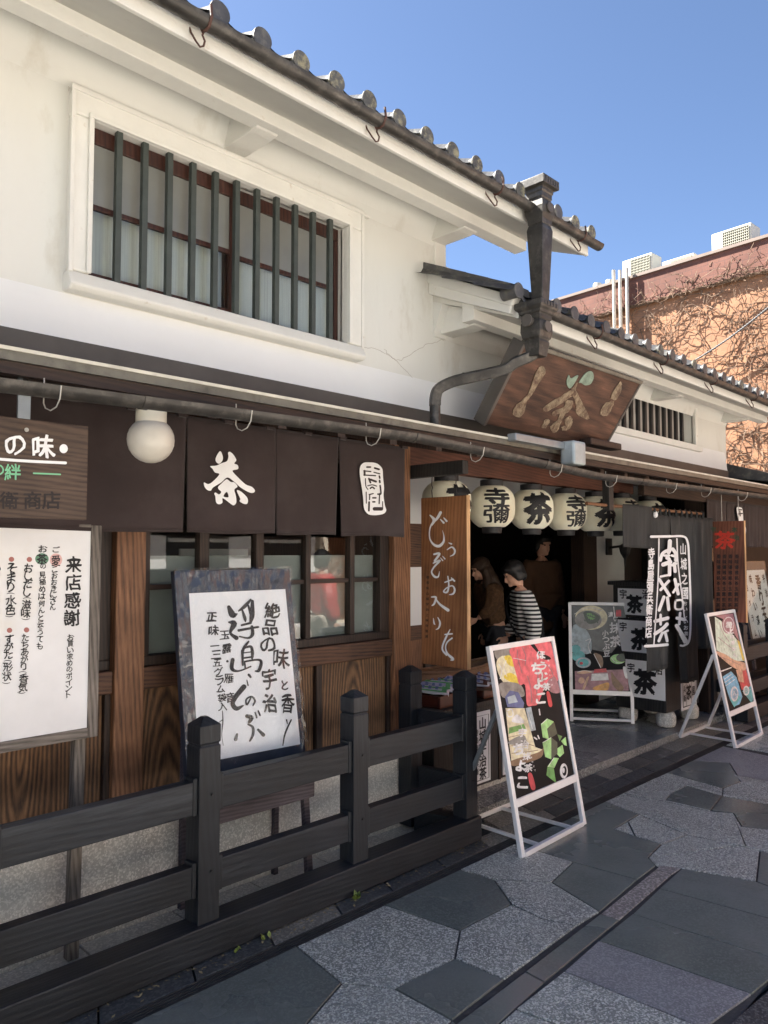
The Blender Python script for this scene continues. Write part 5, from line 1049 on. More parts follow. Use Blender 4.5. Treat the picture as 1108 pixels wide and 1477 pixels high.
def packets(T_, n, w_, d_, zz, palette, lab, seed):
    rn = random.Random(seed)
    for i in range(n):
        col, nm = palette[i % len(palette)]
        x = -w_*.36+w_*.72*(i/max(1, n-1)); y = rn.uniform(-.02, .02); an = rn.uniform(-.15, .15)+.5; L, Wd = d_*.9, .085; tl_ = rn.uniform(-.02, .05)
        c, s_ = math.cos(an), math.sin(an); P_ = lambda u, v, h: T_(x+u*c*.75-v*s_*.75, y+u*s_*.75+v*c*.75, zz+.02+h+.16*u+v*(tl_+.06)+.007*i)
        m = MB(); vs = []; N_ = 6
        for k in range(N_+1):
            v = (k/N_-.5)*2*L/2*1.0
            for j in range(5): u = (j/4-.5)*Wd*1.3; vs.append(P_(u, v*1.0, .012*math.cos(j/4*PI-PI/2)+.004*math.sin(v*40+i)))
        m.add(vs, [(k*5+j, k*5+j+1, (k+1)*5+j+1, (k+1)*5+j) for k in range(N_) for j in range(4)])
        o = m.build('tea_packet', PKG if col != 'l' else PKGL, None, smooth='full', fixn=False); o.modifiers.new('thick', 'SOLIDIFY').thickness = .008
        me = o.data; c0 = T_(x, y, zz); 
        for v in me.vertices: v.co -= c0
        o.location = c0
        tag(o, lab(i, nm), 'packet', 'packets in the trays')
        if col != 'l':
            m = MB()
            for v0, v1 in ((-.44, -.34), (.30, .40)):
                m.add([P_(-Wd*.62, v0*L, .014), P_(Wd*.62, v0*L, .014), P_(Wd*.62, v1*L, .020), P_(-Wd*.62, v1*L, .020)], [(0, 1, 2, 3)])
            m.add([P_(-Wd*.66, -.45*L, .014), P_(-Wd*.50, -.45*L, .018), P_(-Wd*.50, .45*L, .018), P_(-Wd*.66, .45*L, .014)], [(0, 1, 2, 3)])
            for v in m.v: v -= c0
            pr = m.build('print', PKGG if col == 'g' else LACQ, None, fixn=False); pr.parent = o
            m = MB()
            for k in range(3): column(m, '宇治煎茶', -Wd*.25+k*Wd*.25, -L*.25, -Wd*.25+k*Wd*.25, L*.22, .026, lambda a, b, l=0: P_(a, -b, .0205+l*.0002), .03, .03)
            for v in m.v: v -= c0
            pr = m.build('lettering', PKGB, None, fixn=False); pr.parent = o
t1, T1 = tray('red brown lacquer tray of green printed packets behind the fence corner', 3.83, 3.27, .42, .30, .10, LACQ)
packets(T1, 6, .42, .42, .075, [('g', 'green'), ('g', 'green'), ('l', 'lilac')], lambda i, nm: ['white packet with green print leftmost in the near tray', 'white packet with green print second from left in the near tray', 'plain lilac packet in the middle of the near tray', 'green printed packet right of the lilac one in the near tray', 'green printed packet beside the right edge of the near tray', 'lilac packet at the right edge of the near tray'][i], 3)
t2, T2 = tray('small dark red tray of white packets behind the nearest poster stand', 4.22, 3.25, .26, .28, .02, LACQ)
packets(T2, 3, .26, .40, .07, [('r', 'white'), ('r', 'white')], lambda i, nm: ['white packet left in the small tray behind the poster stand', 'white packet centred in the small tray behind the poster stand', 'white packet right in the small tray behind the poster stand'][i], 5)
t3, T3 = tray('second small dark red tray nearer the doorway', 4.50, 3.25, .24, .28, .02, LACQ)
packets(T3, 2, .24, .40, .07, [('r', 'white')], lambda i, nm: ['white packet left in the tray nearest the doorway', 'white packet right in the tray nearest the doorway'][i], 8)
bk_ = MB()
n = 24
for k in range(n): 
    a0, a1 = 2*PI*k/n, 2*PI*(k+1)/n
    bk_.prism([(4.12+.5*math.cos(a0), 3.40+.11*math.sin(a0), .70), (4.12+.5*math.cos(a1), 3.40+.11*math.sin(a1), .70), (4.12+.5*math.cos(a1), 3.40+.11*math.sin(a1), .80+.03*math.cos(a1)**2), (4.12+.5*math.cos(a0), 3.40+.11*math.sin(a0), .80+.03*math.cos(a0)**2)], (.0, .008, 0))
bk_.tube([(4.12+.5*math.cos(2*PI*k/30), 3.40+.11*math.sin(2*PI*k/30), .80+.03*math.cos(2*PI*k/30)**2) for k in range(31)], .011, 6); bk_.lathe([(.1, .634), (.2, .70), (.46, .703)], (4.12, 3.42, 0), 4)
tag(bk_.build('wicker_basket', WICKER, smooth=True), 'oval brown wicker basket standing behind the lacquer trays', 'basket')
KR = thing('display_counter', 'black two tier display counter with white tea banners behind the split curtain', 'counter', (6.85, 3.3, .055))
B(6.55, 7.25, 2.985, 3.46, .19, 1.0).build('carcass', KIOSK, KR, bevel=.006); B(6.60, 7.2, 3.10, 3.50, 1.0, 1.30).build('upper_tier', KIOSK, KR, bevel=.005); B(6.53, 7.27, 3.05, 3.52, 1.30, 1.335).build('counter_top', KIOSK, KR, bevel=.004)
for x, y in ((6.66, 3.04), (7.15, 3.04), (6.66, 3.4), (7.15, 3.4)):
    m = MB(); m.lathe([(.075, .056), (.088, .09), (.09, .15), (.07, .19)], (x, y, 0), 9, random.random()); m.build('stone_foot', BASE, KR, bevel=.012)
def xbanner(y0, y1, z0, z1, xx):
    o = B(xx-.005, xx-.001, y0, y1, z0, z1).build('paper_banner', PAPER, KR); m = MB(); h = z1-z0
    fn = lambda a, b, l=0: Vector((xx-.0075-l*.0003, (y0+y1)/2-a, (z0+z1)/2-b))
    put(m, '茶', -.0, .02, h*.62, h*.66, fn, .04, 0, 0, .03); put(m, '宇', -(y1-y0)/2+.055, -h*.28, .07, .08, fn, .02); put(m, '治', (y1-y0)/2-.055, -h*.30, .07, .08, fn, .02); m.build('lettering', BLACKP, o)
xbanner(2.99, 3.36, .30, .63, 6.55); xbanner(3.11, 3.42, .83, 1.17, 6.60) if False else xbanner(2.99, 3.43, .70, .985, 6.55); xbanner(3.12, 3.45, 1.03, 1.27, 6.60)
o = B(6.85, 7.18, 2.978, 2.984, .17, .78).build('paper_banner', PAPER, KR); m = MB(); fn = lambda x, y, lf=0: Vector((x, 2.9765-lf*.0002, y))
stroke(m, [(6.88, .2), (6.88, .75), (7.15, .75), (7.15, .2), (6.88, .2)], fn, .009, 1); stroke(m, [(7.06, .75), (7.06, .2)], fn, .006, 1); stroke(m, [(6.95, .75), (6.95, .2)], fn, .006, 1)
for i, ch in enumerate('宇治茶'): put(m, ch, 7.005, 0, .10, .13, lambda a, b, l=0, i=i: Vector((a, 2.9765-l*.0003, .66-i*.17-b)), .03)
for i, ch in enumerate('山城之國'): put(m, ch, 7.105, 0, .06, .08, lambda a, b, l=0, i=i: Vector((a, 2.9765-l*.0003, .68-i*.12-b)), .015)
for i, ch in enumerate('寺島屋彌兵衛'): put(m, ch, 6.915, 0, .045, .06, lambda a, b, l=0, i=i: Vector((a, 2.9765-l*.0003, .70-i*.085-b)), .012)
m.build('lettering', BLACKP, o)
# iron wall lamp on the white pier
q = on(884, 790, y=4.0); wl = thing('wall_lantern', 'small black iron wall lantern on the white pier behind the rear lanterns', 'lamp', (q.x, 4.04, q.z))
B(q.x-.05, q.x+.05, 4.03, 4.06, q.z-.08, q.z+.10).build('back_plate', IRON, wl, bevel=.004); MB().bar((q.x, 4.04, q.z), (q.x, 3.86, q.z+.02), .025, .025).build('arm', IRON, wl)
MB().lathe([(.01, -.20), (.014, -.12), (.05, -.06), (.065, .0), (.05, .03), (.01, .05)], (q.x, 3.86, q.z), 8).build('lantern_cage', IRON, wl)
# ------------------------------------------------------------------ far bay: brown curtain, easel board
FC = thing('far_curtain', 'dark brown short curtain over the far shop bay at the right edge', 'curtain', (8.6, 2.95, 1.65))
for i, (a, b) in enumerate(((7.45, 7.95), (7.96, 8.42), (8.43, 8.9), (8.91, 9.4), (9.41, 10.0))):
    c = cloth('curtain_panel', a, b, 1.66, 2.12, 2.95, .012, CLOTH, FC, 2.2, i*.9)
    if i == 1:
        m = MB(); f = planefn((0, 2.925, 0), (0, -1, 0), 1000, 640, 4.615); blob(m, [(288,430),(310,422),(328,440),(335,520),(350,560),(348,605),(335,608),(320,560),(300,500)], f); m.build('crest', DYE, c)
        m = MB(); f = planefn((0, 2.9235, 0), (0, -1, 0), 1000, 640, 4.615)
        for q_ in ([(300,440),(322,440)], [(300,468),(326,464)], [(310,450),(312,480)], [(336,575),(342,592)]): stroke(m, q_, f, 8)
        m.build('crest_strokes', CLOTH, c)
FE = thing('far_easel_board', 'far leaning board wrapped in plastic with white paper of brush writing, at the right edge', 'sign', (8.9, 3.0, 0))
PT, PB = 3.05, 2.90; ZT, ZB = 1.50, .55; dn = Vector((0, PB-PT, ZB-ZT)); nn = Vector((0, -(ZT-ZB), (PT-PB))).normalized(); a = Vector((8.46, PT, ZT)); b = Vector((9.3, PT, ZT))
MB().prism([a, b, b+dn, a+dn], -nn*.035).build('board', NAVY, FE, bevel=.004)
m = MB(); m.prism([a+(b-a)*.06+dn*.10+nn*.003, b-(b-a)*.06+dn*.10+nn*.003, b-(b-a)*.06+dn*.94+nn*.003, a+(b-a)*.06+dn*.94+nn*.003], nn*.001); wpan = m.build('paper_sheet', PAPER2, FE)
fn = lambda x, y, l=0: a+(b-a)*x+dn*y+nn*(.0055+l*.0003)
m = MB(); column(m, '香り玉露', .62, .24, .62, .80, .17, fn, .03, .05); column(m, '味わい深い', .36, .20, .34, .82, .10, fn, .02, .05); column(m, '宇治の茶', .84, .20, .84, .72, .09, fn, .02, .05); column(m, '百グラム', .17, .30, .17, .8, .07, fn, .02, .05); joinin(m.build('brush_lettering', BLACKP, FE), wpan)
m = MB(); m.prism([a-dn*.005+nn*.008, b-dn*.005+nn*.008, b+dn*1.005+nn*.008, a+dn*1.005+nn*.008], nn*.0005); m.build('clear_wrap', GLASS, FE)
for x in (8.55, 9.2): MB().bar((x, 2.885, .005), (x, 2.95, .62), .034, .03, (0, 1, 0)).build('leg', PURPW, FE)

# ------------------------------------------------------------------ neighbouring house, brick building and what stands on it
NH = thing('neighbour_house', 'low dark neighbouring house with lean-to roof at the right edge', 'building', (11, 3.4, 0))
B(8.9, 14.5, 3.4, 6.0, 0, 2.45).build('house_wall', DARKW, NH)
m = MB(); m.prism([(8.83, 3.25, 2.60), (8.83, 2.62, 2.40), (8.83, 2.62, 2.34), (8.83, 3.25, 2.44)], (5.6, 0, 0)); m.build('lean_to_roof', TILE, NH, bevel=.006)
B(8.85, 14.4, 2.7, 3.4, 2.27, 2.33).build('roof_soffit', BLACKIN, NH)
m = MB(); m.prism([(8.83, 3.25, 2.60), (8.83, 6.1, 3.3), (8.83, 6.1, 3.2), (8.83, 3.25, 2.45)], (5.6, 0, 0)); m.build('main_roof', TILE, NH)
P0 = on(805, 432, z=6.65); P1 = on(1108, 340, z=6.65); ud = (P1-P0).normalized(); nb = Vector((ud.y, -ud.x, 0))
if nb.x > 0: nb = -nb
BW = thing('brick_building', 'tall sunlit orange brick building with dark parapet band behind the shop', 'building', (P0.x, P0.y, 0))
Q0 = P0-ud*9; Q1 = P0+ud*14
def wallbox(z0, z1, out, nm, mat):
    m = MB(); m.prism([Q0+nb*out+ZZ*(z0-6.65), Q1+nb*out+ZZ*(z0-6.65), Q1-nb*7+ZZ*(z0-6.65), Q0-nb*7+ZZ*(z0-6.65)], (0, 0, z1-z0)); return m.build(nm, mat, BW)
def brickmat(name, c1, c2, cm, sc, bumpy=.4):
    m = M(name, c1, .85, .2, 3, 0); t = m.node_tree; N = t.nodes; L = t.links; b = N['Principled BSDF']
    tc = N.new('ShaderNodeTexCoord'); sep = N.new('ShaderNodeSeparateXYZ'); L.new(tc.outputs['Object'], sep.inputs[0]); cb = N.new('ShaderNodeCombineXYZ'); L.new(sep.outputs[1], cb.inputs[0]); L.new(sep.outputs[2], cb.inputs[1])
    br = N.new('ShaderNodeTexBrick'); br.inputs['Scale'].default_value = sc; br.inputs['Color1'].default_value = (*c1, 1); br.inputs['Color2'].default_value = (*c2, 1); br.inputs['Mortar'].default_value = (*cm, 1); br.inputs['Mortar Size'].default_value = .012; br.inputs['Brick Width'].default_value = .5; br.inputs['Row Height'].default_value = .25
    L.new(cb.outputs[0], br.inputs[0]); n = N.new('ShaderNodeTexNoise'); n.inputs['Scale'].default_value = 2; n.inputs['Detail'].default_value = 8; L.new(tc.outputs['Object'], n.inputs[0])
    mr = N.new('ShaderNodeMapRange'); mr.inputs[1].default_value = .3; mr.inputs[2].default_value = .7; mr.inputs[3].default_value = .75; mr.inputs[4].default_value = 1.15; L.new(n.outputs[0], mr.inputs[0])
    mx = N.new('ShaderNodeMix'); mx.data_type = 'RGBA'; mx.blend_type = 'MULTIPLY'; mx.inputs[0].default_value = 1; L.new(br.outputs[0], mx.inputs[6]); L.new(mr.outputs[0], mx.inputs[7]); L.new(mx.outputs[2], b.inputs['Base Color'])
    bp = N.new('ShaderNodeBump'); bp.inputs['Strength'].default_value = bumpy; bp.inputs['Distance'].default_value = .02; L.new(br.outputs[0], bp.inputs['Height']); L.new(bp.outputs[0], b.inputs['Normal']); return m
wallbox(0, 6.08, 0, 'brick_wall', brickmat('salmon_brick', (.40, .20, .105), (.35, .17, .09), (.37, .20, .12), 4))
wallbox(6.08, 6.60, .05, 'parapet', brickmat('dark_red_brick', (.19, .08, .055), (.165, .068, .048), (.125, .062, .05), 2.6, .8))
wallbox(6.60, 6.65, .09, 'coping', M('coping_metal', (.17, .125, .10), .6, .1, 5))
def W_(s_, z, out): return P0+ud*s_+nb*out+ZZ*(z-6.65)
def sy(px, py): # distance along the wall for a traced point
    p = onp(px, py, P0, nb); return (p-P0).dot(ud), p.z
for i, px in enumerate((893, 902, 912)):
    s_, _ = sy(px, 440); MB().tube([W_(s_, 3.0, .16), W_(s_, 6.78 if i else 6.82, .16)], (.030), 12).build('wall_pipe', M('aged_pipe', (.46, .42, .36), .5, .12, 9), BW, smooth=True)
# climbing bare vines
VINE = M('bare_vine', (.15, .098, .064), .9, .3, 9); vm = MB(); rn = random.Random(3)
for i in range(1150):
    s_ = rn.uniform(-2.5, 7.5); z = rn.uniform(2.6, 6.0); an = rn.choice([rn.uniform(.9, 1.9), rn.uniform(-.5, .7), rn.uniform(2.4, 3.4)]); pts = []; r0 = rn.choice([.004, .005, .006, .009])
    for k in range(rn.randint(8, 16)):
        pts.append(W_(s_, z, .015+rn.uniform(0, .05))); an += rn.uniform(-.75, .75); s_ += math.cos(an)*.09; z += math.sin(an)*.09
        if z > 6.5: break
    if len(pts) > 2: vm.tube(pts, [r0*(1-.5*k/len(pts)) for k in range(len(pts))], 3, False)
for i in range(220): # hanging twigs over the parapet band
    s_ = rn.uniform(-2.5, 7.5); z = rn.uniform(5.98, 6.12); an = rn.uniform(.2, 2.9); pts = []
    for k in range(rn.randint(5, 11)):
        pts.append(W_(s_, min(z, 6.62), .07+rn.uniform(0, .07))); an += rn.uniform(-.6, .6); s_ += math.cos(an)*.08; z += math.sin(an)*.055
    vm.tube(pts, .005, 3, False)
for i in range(180):
    s_ = rn.uniform(-2.5, 7.5); vm.tube([W_(s_+k*.1, 6.07+rn.uniform(-.03, .03), .05+rn.uniform(0, .05)) for k in range(6)], .008, 3, False)
o = vm.build('climbing_vine', VINE); 
tag(o, 'bare leafless climbing vine spread across the orange brick wall', 'vine')
# cable across the wall
a_, b_ = sy(1005, 527), sy(1130, 437); m = MB(); m.tube([W_(a_[0]+(b_[0]-a_[0])*k/14, a_[1]+(b_[1]-a_[1])*k/14-.05*math.sin(PI*k/14), .22) for k in range(15)], .012, 6)
for k in range(40): q = k/40; c = W_(a_[0]+(b_[0]-a_[0])*q, a_[1]+(b_[1]-a_[1])*q-.05*math.sin(PI*q), .22); m.lathe([(.017, -.012), (.017, .012)], c, 6, 0, 'y')
tag(m.build('wrapped_cable', M('cable_grey', (.10, .10, .10), .7, .4, 30), smooth=True), 'grey spiral wrapped cable slanting up before the brick wall', 'cable')
# air conditioners and vents on the roof
ACW = M('ac_cream', (.50, .48, .40), .5, .05, 5); ACG = M('ac_grille_wire', (.34, .33, .26), .5, .1, 5); ACD = M('ac_dark_fins', (.045, .045, .04), .7, .2, 40)  # casing, grille wires and the dark panel behind them
def ac(label, pxl, pyl, pxr, pyr, first):
    sa, za = sy(pxl, pyl); sb, zb = sy(pxr, pyr); z1 = (za+zb)/2; z0 = 6.62; t = thing('air_conditioner', label, 'air conditioner', W_((sa+sb)/2, z0, -.4), 'air conditioners on the brick roof')
    m = MB(); m.prism([W_(sa, z0, -.2), W_(sb, z0, -.2), W_(sb, z0, -.55), W_(sa, z0, -.55)], (0, 0, z1-z0)); m.build('casing', ACW, t, bevel=.015)
    g0 = sa+(sb-sa)*.30; g1 = sb-(sb-sa)*.06; m = MB(); m.prism([W_(g0, z0+.03, -.196), W_(g1, z0+.03, -.196), W_(g1, z1-.04, -.196), W_(g0, z1-.04, -.196)], nb*.004); gr = m.build('grille', ACD, t)
    m = MB(); n = 13
    for k in range(n+1): q_ = g0+(g1-g0)*k/n; m.bar(W_(q_, z0+.03, -.185), W_(q_, z1-.04, -.185), .010, .010, nb)
    for k in range(9): zz = z0+.03+(z1-z0-.07)*k/8; m.bar(W_(g0, zz, -.18), W_(g1, zz, -.18), .010, .010)
    m.build('grille_wire', ACG, gr)
ac('left air conditioner on the brick roof beside the wall pipes', 889, 372, 932, 361, True)
ac('low middle air conditioner on the brick roof', 947, 373, 993, 361, False)
ac('tallest air conditioner on the brick roof, nearest the right edge', 1018, 332, 1076, 317, False)
for i, (px, py) in enumerate(((849, 404), (867, 399))):
    s_, z = sy(px, py); c = W_(s_, 0, -.3); m = MB(); m.lathe([(.085, 6.5), (.085, z-.02), (.075, z), (.02, z+.01)], (c.x, c.y, 0), 16)
    tag(m.build('roof_vent', M('vent_metal', (.45, .43, .37), .4, .1, 5, metal=.3), smooth=True), ['white round roof vent further left on the brick building', 'white round roof vent nearer the air conditioners'][i], 'vent', 'roof vents on the brick building')

# ------------------------------------------------------------------ the sunlit far side of the street (behind the camera, seen in the window glass)
FARP = stonem('pale_far_pavement', (.48, .45, .41), (.56, .53, .48), 120, .8, .2, 60)
m = MB().box(-40, 60, -6.3, -.6, -.04, .02); tag(m.build('far_pavement', FARP), kind='structure')  # out of view, spread wide and pale to bounce sunlight onto the shop front
def house(name, label, x0, x1, h, mat, roofmat, seed):
    rn = random.Random(seed); t = thing(name, label, 'building', ((x0+x1)/2, -6.3, 0)); y = -6.3
    B(x0, x1, y-7, y, .0, h).build('house_wall', mat, t)
    n = max(2, int((x1-x0)/1.6))
    for k in range(n):
        xa = x0+(x1-x0)*(k+.2)/n; xb = x0+(x1-x0)*(k+.8)/n
        B(xa, xb, y-.01, y+.004, h*.55, h*.85).build('window', GLASSD, t); B(xa-.06, xb+.06, y, y+.05, h*.55-.07, h*.55).build('window_sill', PLTRIM, t)
        B(xa-.1, xb+.1, y-.01, y+.006, .1, 2.2).build('shop_opening', GLASSD if rn.random() < .5 else PILLAR, t)
    m = MB(); m.prism([(x0, y, 2.75), (x0, y+.8, 2.5), (x0, y+.8, 2.44), (x0, y, 2.6)], (x1-x0, 0, 0)); m.build('awning', roofmat, t)
    m = MB(); m.prism([(x0-.1, y+.5, h-.05), (x0-.1, y-3.5, h+1.4), (x0-.1, y-7.3, h-.05)], (x1-x0+.2, 0, 0)); m.build('roof', roofmat, t)
GLASSD = M('dark_far_glass', (.03, .035, .04), .15, .2, 3)
FARW = [M('far_cream', (.76, .73, .66), .85, .05, 2), M('far_white', (.78, .77, .73), .85, .05, 2), M('far_tan', (.68, .61, .50), .85, .05, 2)]
x = -16
for i, (wd_, h) in enumerate(((6, 5.2), (5, 5.8), (5.5, 4.8), (4.5, 5.4), (6, 3.4), (5, 5.6), (6, 5.2))):
    house('far_shop_house', ['cream', 'white', 'tan'][i % 3]+' two storey house across the street, number %s from the left' % ['one', 'two', 'three', 'four', 'five', 'six', 'seven'][i], x, x+wd_-.15, h, FARW[i % 3], TILE, i); x += wd_

# ------------------------------------------------------------------ people
SKIN = M('skin', (.52, .30, .21), .55, .06, 20); HAIRB = M('black_hair', (.010, .009, .009), .4, .3, 30, .4, 120, stretch=(4, 4, .5)); HAIRBR = M('brown_hair', (.045, .026, .016), .5, .3, 30, .5, 120, stretch=(4, 4, .5))
def stripes():
    m = M('striped_knit', (.7, .69, .66), .85, .04, 9); t = m.node_tree; N = t.nodes; L = t.links; b = N['Principled BSDF']; tc = N.new('ShaderNodeTexCoord'); sp = N.new('ShaderNodeSeparateXYZ'); L.new(tc.outputs['Object'], sp.inputs[0])
    a = N.new('ShaderNodeMath'); a.operation = 'MULTIPLY'; a.inputs[1].default_value = 2*PI/.034; L.new(sp.outputs[2], a.inputs[0]); s_ = N.new('ShaderNodeMath'); s_.operation = 'SINE'; L.new(a.outputs[0], s_.inputs[0]); g_ = N.new('ShaderNodeMath'); g_.operation = 'GREATER_THAN'; g_.inputs[1].default_value = .05; L.new(s_.outputs[0], g_.inputs[0])
    mx = N.new('ShaderNodeMix'); mx.data_type = 'RGBA'; L.new(g_.outputs[0], mx.inputs[0]); mx.inputs[6].default_value = (.72, .71, .68, 1); mx.inputs[7].default_value = (.015, .015, .017, 1); L.new(mx.outputs[2], b.inputs['Base Color']); return m
def skinmesh(nodes, edges, sub=1):
    ks = list(nodes); me = D.meshes.new('tmp'); me.from_pydata([nodes[k][0] for k in ks], [(ks.index(a), ks.index(b)) for a, b in edges], [])
    o = D.objects.new('tmp', me); C.objects.link(o); md = o.modifiers.new('s', 'SKIN'); md.use_smooth_shade = True
    for i, k in enumerate(ks):
        r = nodes[k][1]; r = r if isinstance(r, tuple) else (r, r); me.skin_vertices[0].data[i].radius = r
    me.skin_vertices[0].data[0].use_root = True
    o.modifiers.new('d', 'SUBSURF').levels = sub
    dg = bpy.context.evaluated_depsgraph_get(); ev = D.meshes.new_from_object(o.evaluated_get(dg)); vs = [v.co.copy() for v in ev.vertices]; fs = [tuple(p.vertices) for p in ev.polygons]
    D.objects.remove(o); D.meshes.remove(me); D.meshes.remove(ev); return vs, fs
def remesh(mb, vox, name, mat, parent, rough=0):
    me = D.meshes.new('tmp'); me.from_pydata(mb.v, [], mb.f); o = D.objects.new('tmp', me); C.objects.link(o)
    r = o.modifiers.new('r', 'REMESH'); r.mode = 'VOXEL'; r.voxel_size = vox; s_ = o.modifiers.new('sm', 'SMOOTH'); s_.factor = .5; s_.iterations = 3
    dg = bpy.context.evaluated_depsgraph_get(); ev = D.meshes.new_from_object(o.evaluated_get(dg)); out = MB(); out.v = [v.co.copy() for v in ev.vertices]; out.f = [tuple(p.vertices) for p in ev.polygons]; out.mi = [0]*len(out.f)
    D.objects.remove(o); D.meshes.remove(me); D.meshes.remove(ev)
    if rough: out.v = [v+Vector((noise.noise(v*18), noise.noise(v*18+Vector((5, 0, 0))), noise.noise(v*18+Vector((0, 7, 0)))))*rough for v in out.v]
    return out.build(name, mat, parent, smooth='full', fixn=False)
def ball(mb, c, r, n=14, m=10, rot=None):
    vs = []; c = Vector(c)
    for j in range(m+1):
        for i in range(n):
            a, b = PI*j/m, 2*PI*i/n; q = Vector((r[0]*math.sin(a)*math.cos(b), r[1]*math.sin(a)*math.sin(b), r[2]*math.cos(a)))
            vs.append(c+(rot@q if rot else q))
    mb.add(vs, [(j*n+i, j*n+(i+1) % n, (j+1)*n+(i+1) % n, (j+1)*n+i) for j in range(m) for i in range(n)])
def person(label, loc, face, H, arms, head_tilt=0, lean=0, skin=SKIN, hair=('short', HAIRB), top=None, topt=.014, trousers=None, shoe=BLACKP, coat=False, stoop=0, eyes=True):
    """standing figure, local x right, y forward; face = heading angle; arms = {side: (elbow, wrist)} as fractions of H"""
    t = thing('person', label, 'person', loc); R_ = Matrix.Rotation(face, 3, 'Z'); lo = Vector(loc)
    w_ = lambda p: lo+R_@(Vector(p)*H)
    ln = lambda p: Vector((p[0], p[1]+lean*max(0, p[2]-.52)+stoop*max(0, p[2]-.72)**1.0, p[2]-abs(lean)*.15*max(0, p[2]-.52)))
    J = dict(pel=(0, 0, .53), spi=(0, .004, .61), che=(0, .004, .715), nkb=(0, -.006, .815), nk=(0, .006, .862))
    r = dict(pel=(.088, .064), spi=(.076, .056), che=(.094, .064), nkb=(.052, .044), nk=(.034, .034))
    for s_, sd in ((-1, 'l'), (1, 'r')):
        el, wr = arms.get(sd, ((.135, -.012, .635), (.14, .03, .49)))
        J.update({'sh'+sd: (s_*.105, -.004, .795), 'el'+sd: (s_*el[0], el[1], el[2]), 'wr'+sd: (s_*wr[0], wr[1], wr[2]), 'hp'+sd: (s_*.055, 0, .50), 'kn'+sd: (s_*.058, .012, .285), 'an'+sd: (s_*.06, -.012, .045), 'to'+sd: (s_*.068, .075, .018)})
        r.update({'sh'+sd: .042, 'el'+sd: .029, 'wr'+sd: .019, 'hp'+sd: .062, 'kn'+sd: .038, 'an'+sd: .024, 'to'+sd: .018})
    E_ = [('pel', 'spi'), ('spi', 'che'), ('che', 'nkb'), ('nkb', 'nk')]
    for sd in 'lr': E_ += [('che', 'sh'+sd), ('sh'+sd, 'el'+sd), ('el'+sd, 'wr'+sd), ('pel', 'hp'+sd), ('hp'+sd, 'kn'+sd), ('kn'+sd, 'an'+sd), ('an'+sd, 'to'+sd)]
    Wj = {k: w_(ln(v)) for k, v in J.items()}
    rr = lambda k, e=0: (tuple(q*H+e for q in r[k]) if isinstance(r[k], tuple) else r[k]*H+e)
    body = MB(); body.add(*skinmesh({k: (Wj[k], rr(k)) for k in Wj}, E_))
    # head
    hc = ln((0, .012, .93)); Rh = R_@Matrix.Rotation(head_tilt, 3, 'X'); hw = w_(hc); hp = lambda x, y, z: hw+Rh@(Vector((x, y, z))*H)
    ball(body, hp(0, -.006, .012), (.047*H, .056*H, .058*H), 18, 14, Rh); ball(body, hp(0, .012, -.026), (.037*H, .040*H, .042*H), 16, 12, Rh); ball(body, hp(0, .046, -.052), (.015*H, .012*H, .011*H), 10, 8, Rh)
    body.tube([hp(0, .048, .006), hp(0, .060, -.016), hp(0, .064, -.022), hp(0, .052, -.028)], [.005*H, .008*H, .0085*H, .006*H], 8); ball(body, hp(0, .050, -.037), (.014*H, .006*H, .0045*H), 10, 6, Rh); ball(body, hp(0, .046, .018), (.034*H, .010*H, .006*H), 10, 6, Rh)
    for s_ in (-1, 1): ball(body, hp(s_*.048, -.004, -.006), (.006*H, .012*H, .019*H), 8, 8, Rh)
    body.tube([w_(ln(J['nk'])), hp(0, -.008, -.03)], [.034*H, .036*H], 10)
    for s_, sd in ((-1, 'l'), (1, 'r')): # hands: palm, four unequal fingers, a thumb from the side of the palm
        e, p = Wj['el'+sd], Wj['wr'+sd]; d_ = (p-e).normalized(); sx = (R_@Vector((0, 1, 0))); sx = (sx-d_*sx.dot(d_)).normalized(); inn = d_.cross(sx).normalized()
        if inn.dot(R_@Vector((-s_, 0, 0))) < 0: inn = -inn
        pc = p+d_*.032*H; ball(body, pc, (.011*H, .024*H, .032*H), 10, 8, Matrix((inn, sx, d_)).transposed())
        for k, (o_, L_) in enumerate(((.018, .040), (.006, .046), (-.006, .043), (-.017, .033))):
            a = pc+d_*.024*H+sx*o_*H; b = a+d_*L_*.5*H+inn*.004*H; c = b+d_*L_*.40*H+inn*.012*H; body.tube([a, b, c], [.0062*H, .0056*H, .0045*H], 7)
        a = pc-d_*.008*H+sx*.021*H; body.tube([a, a+sx*.016*H+d_*.016*H+inn*.006*H, a+sx*.019*H+d_*.036*H+inn*.010*H], [.0075*H, .0065*H, .005*H], 7)
    remesh(body, .0048*H, 'body', skin, t)
    if eyes:
        for s_ in (-1, 1):
            m = MB(); ball(m, hp(s_*.019, .047, .004), (.0065*H, .005*H, .0045*H), 8, 6, Rh); m.build('eye', BLACKP, t, smooth='full')
    hm = MB(); kind, hmat = hair
    ball(hm, hp(0, -.014, .022), (.056*H, .063*H, .062*H), 18, 14, Rh); ball(hm, hp(0, -.040, -.012), (.048*H, .032*H, .052*H), 16, 12, Rh)
    for s_ in (-1, 1): ball(hm, hp(s_*.045, -.014, -.012), (.014*H, .034*H, .042*H), 12, 10, Rh)
    ball(hm, hp(0, .036, .042), (.042*H, .022*H, .020*H), 12, 8, Rh)
    if kind == 'long':
        for s_ in (-1, 1): hm.tube([hp(s_*.046, -.012, 0), hp(s_*.052, -.01, -.06), w_(ln((s_*.065, .02, .80))), w_(ln((s_*.06, .045, .72)))], [.03*H, .03*H, .034*H, .012*H], 10)
        hm.tube([hp(0, -.04, 0), hp(0, -.05, -.07), w_(ln((0, -.065, .78))), w_(ln((0, -.07, .70)))], [.045*H, .05*H, .055*H, .02*H], 10)
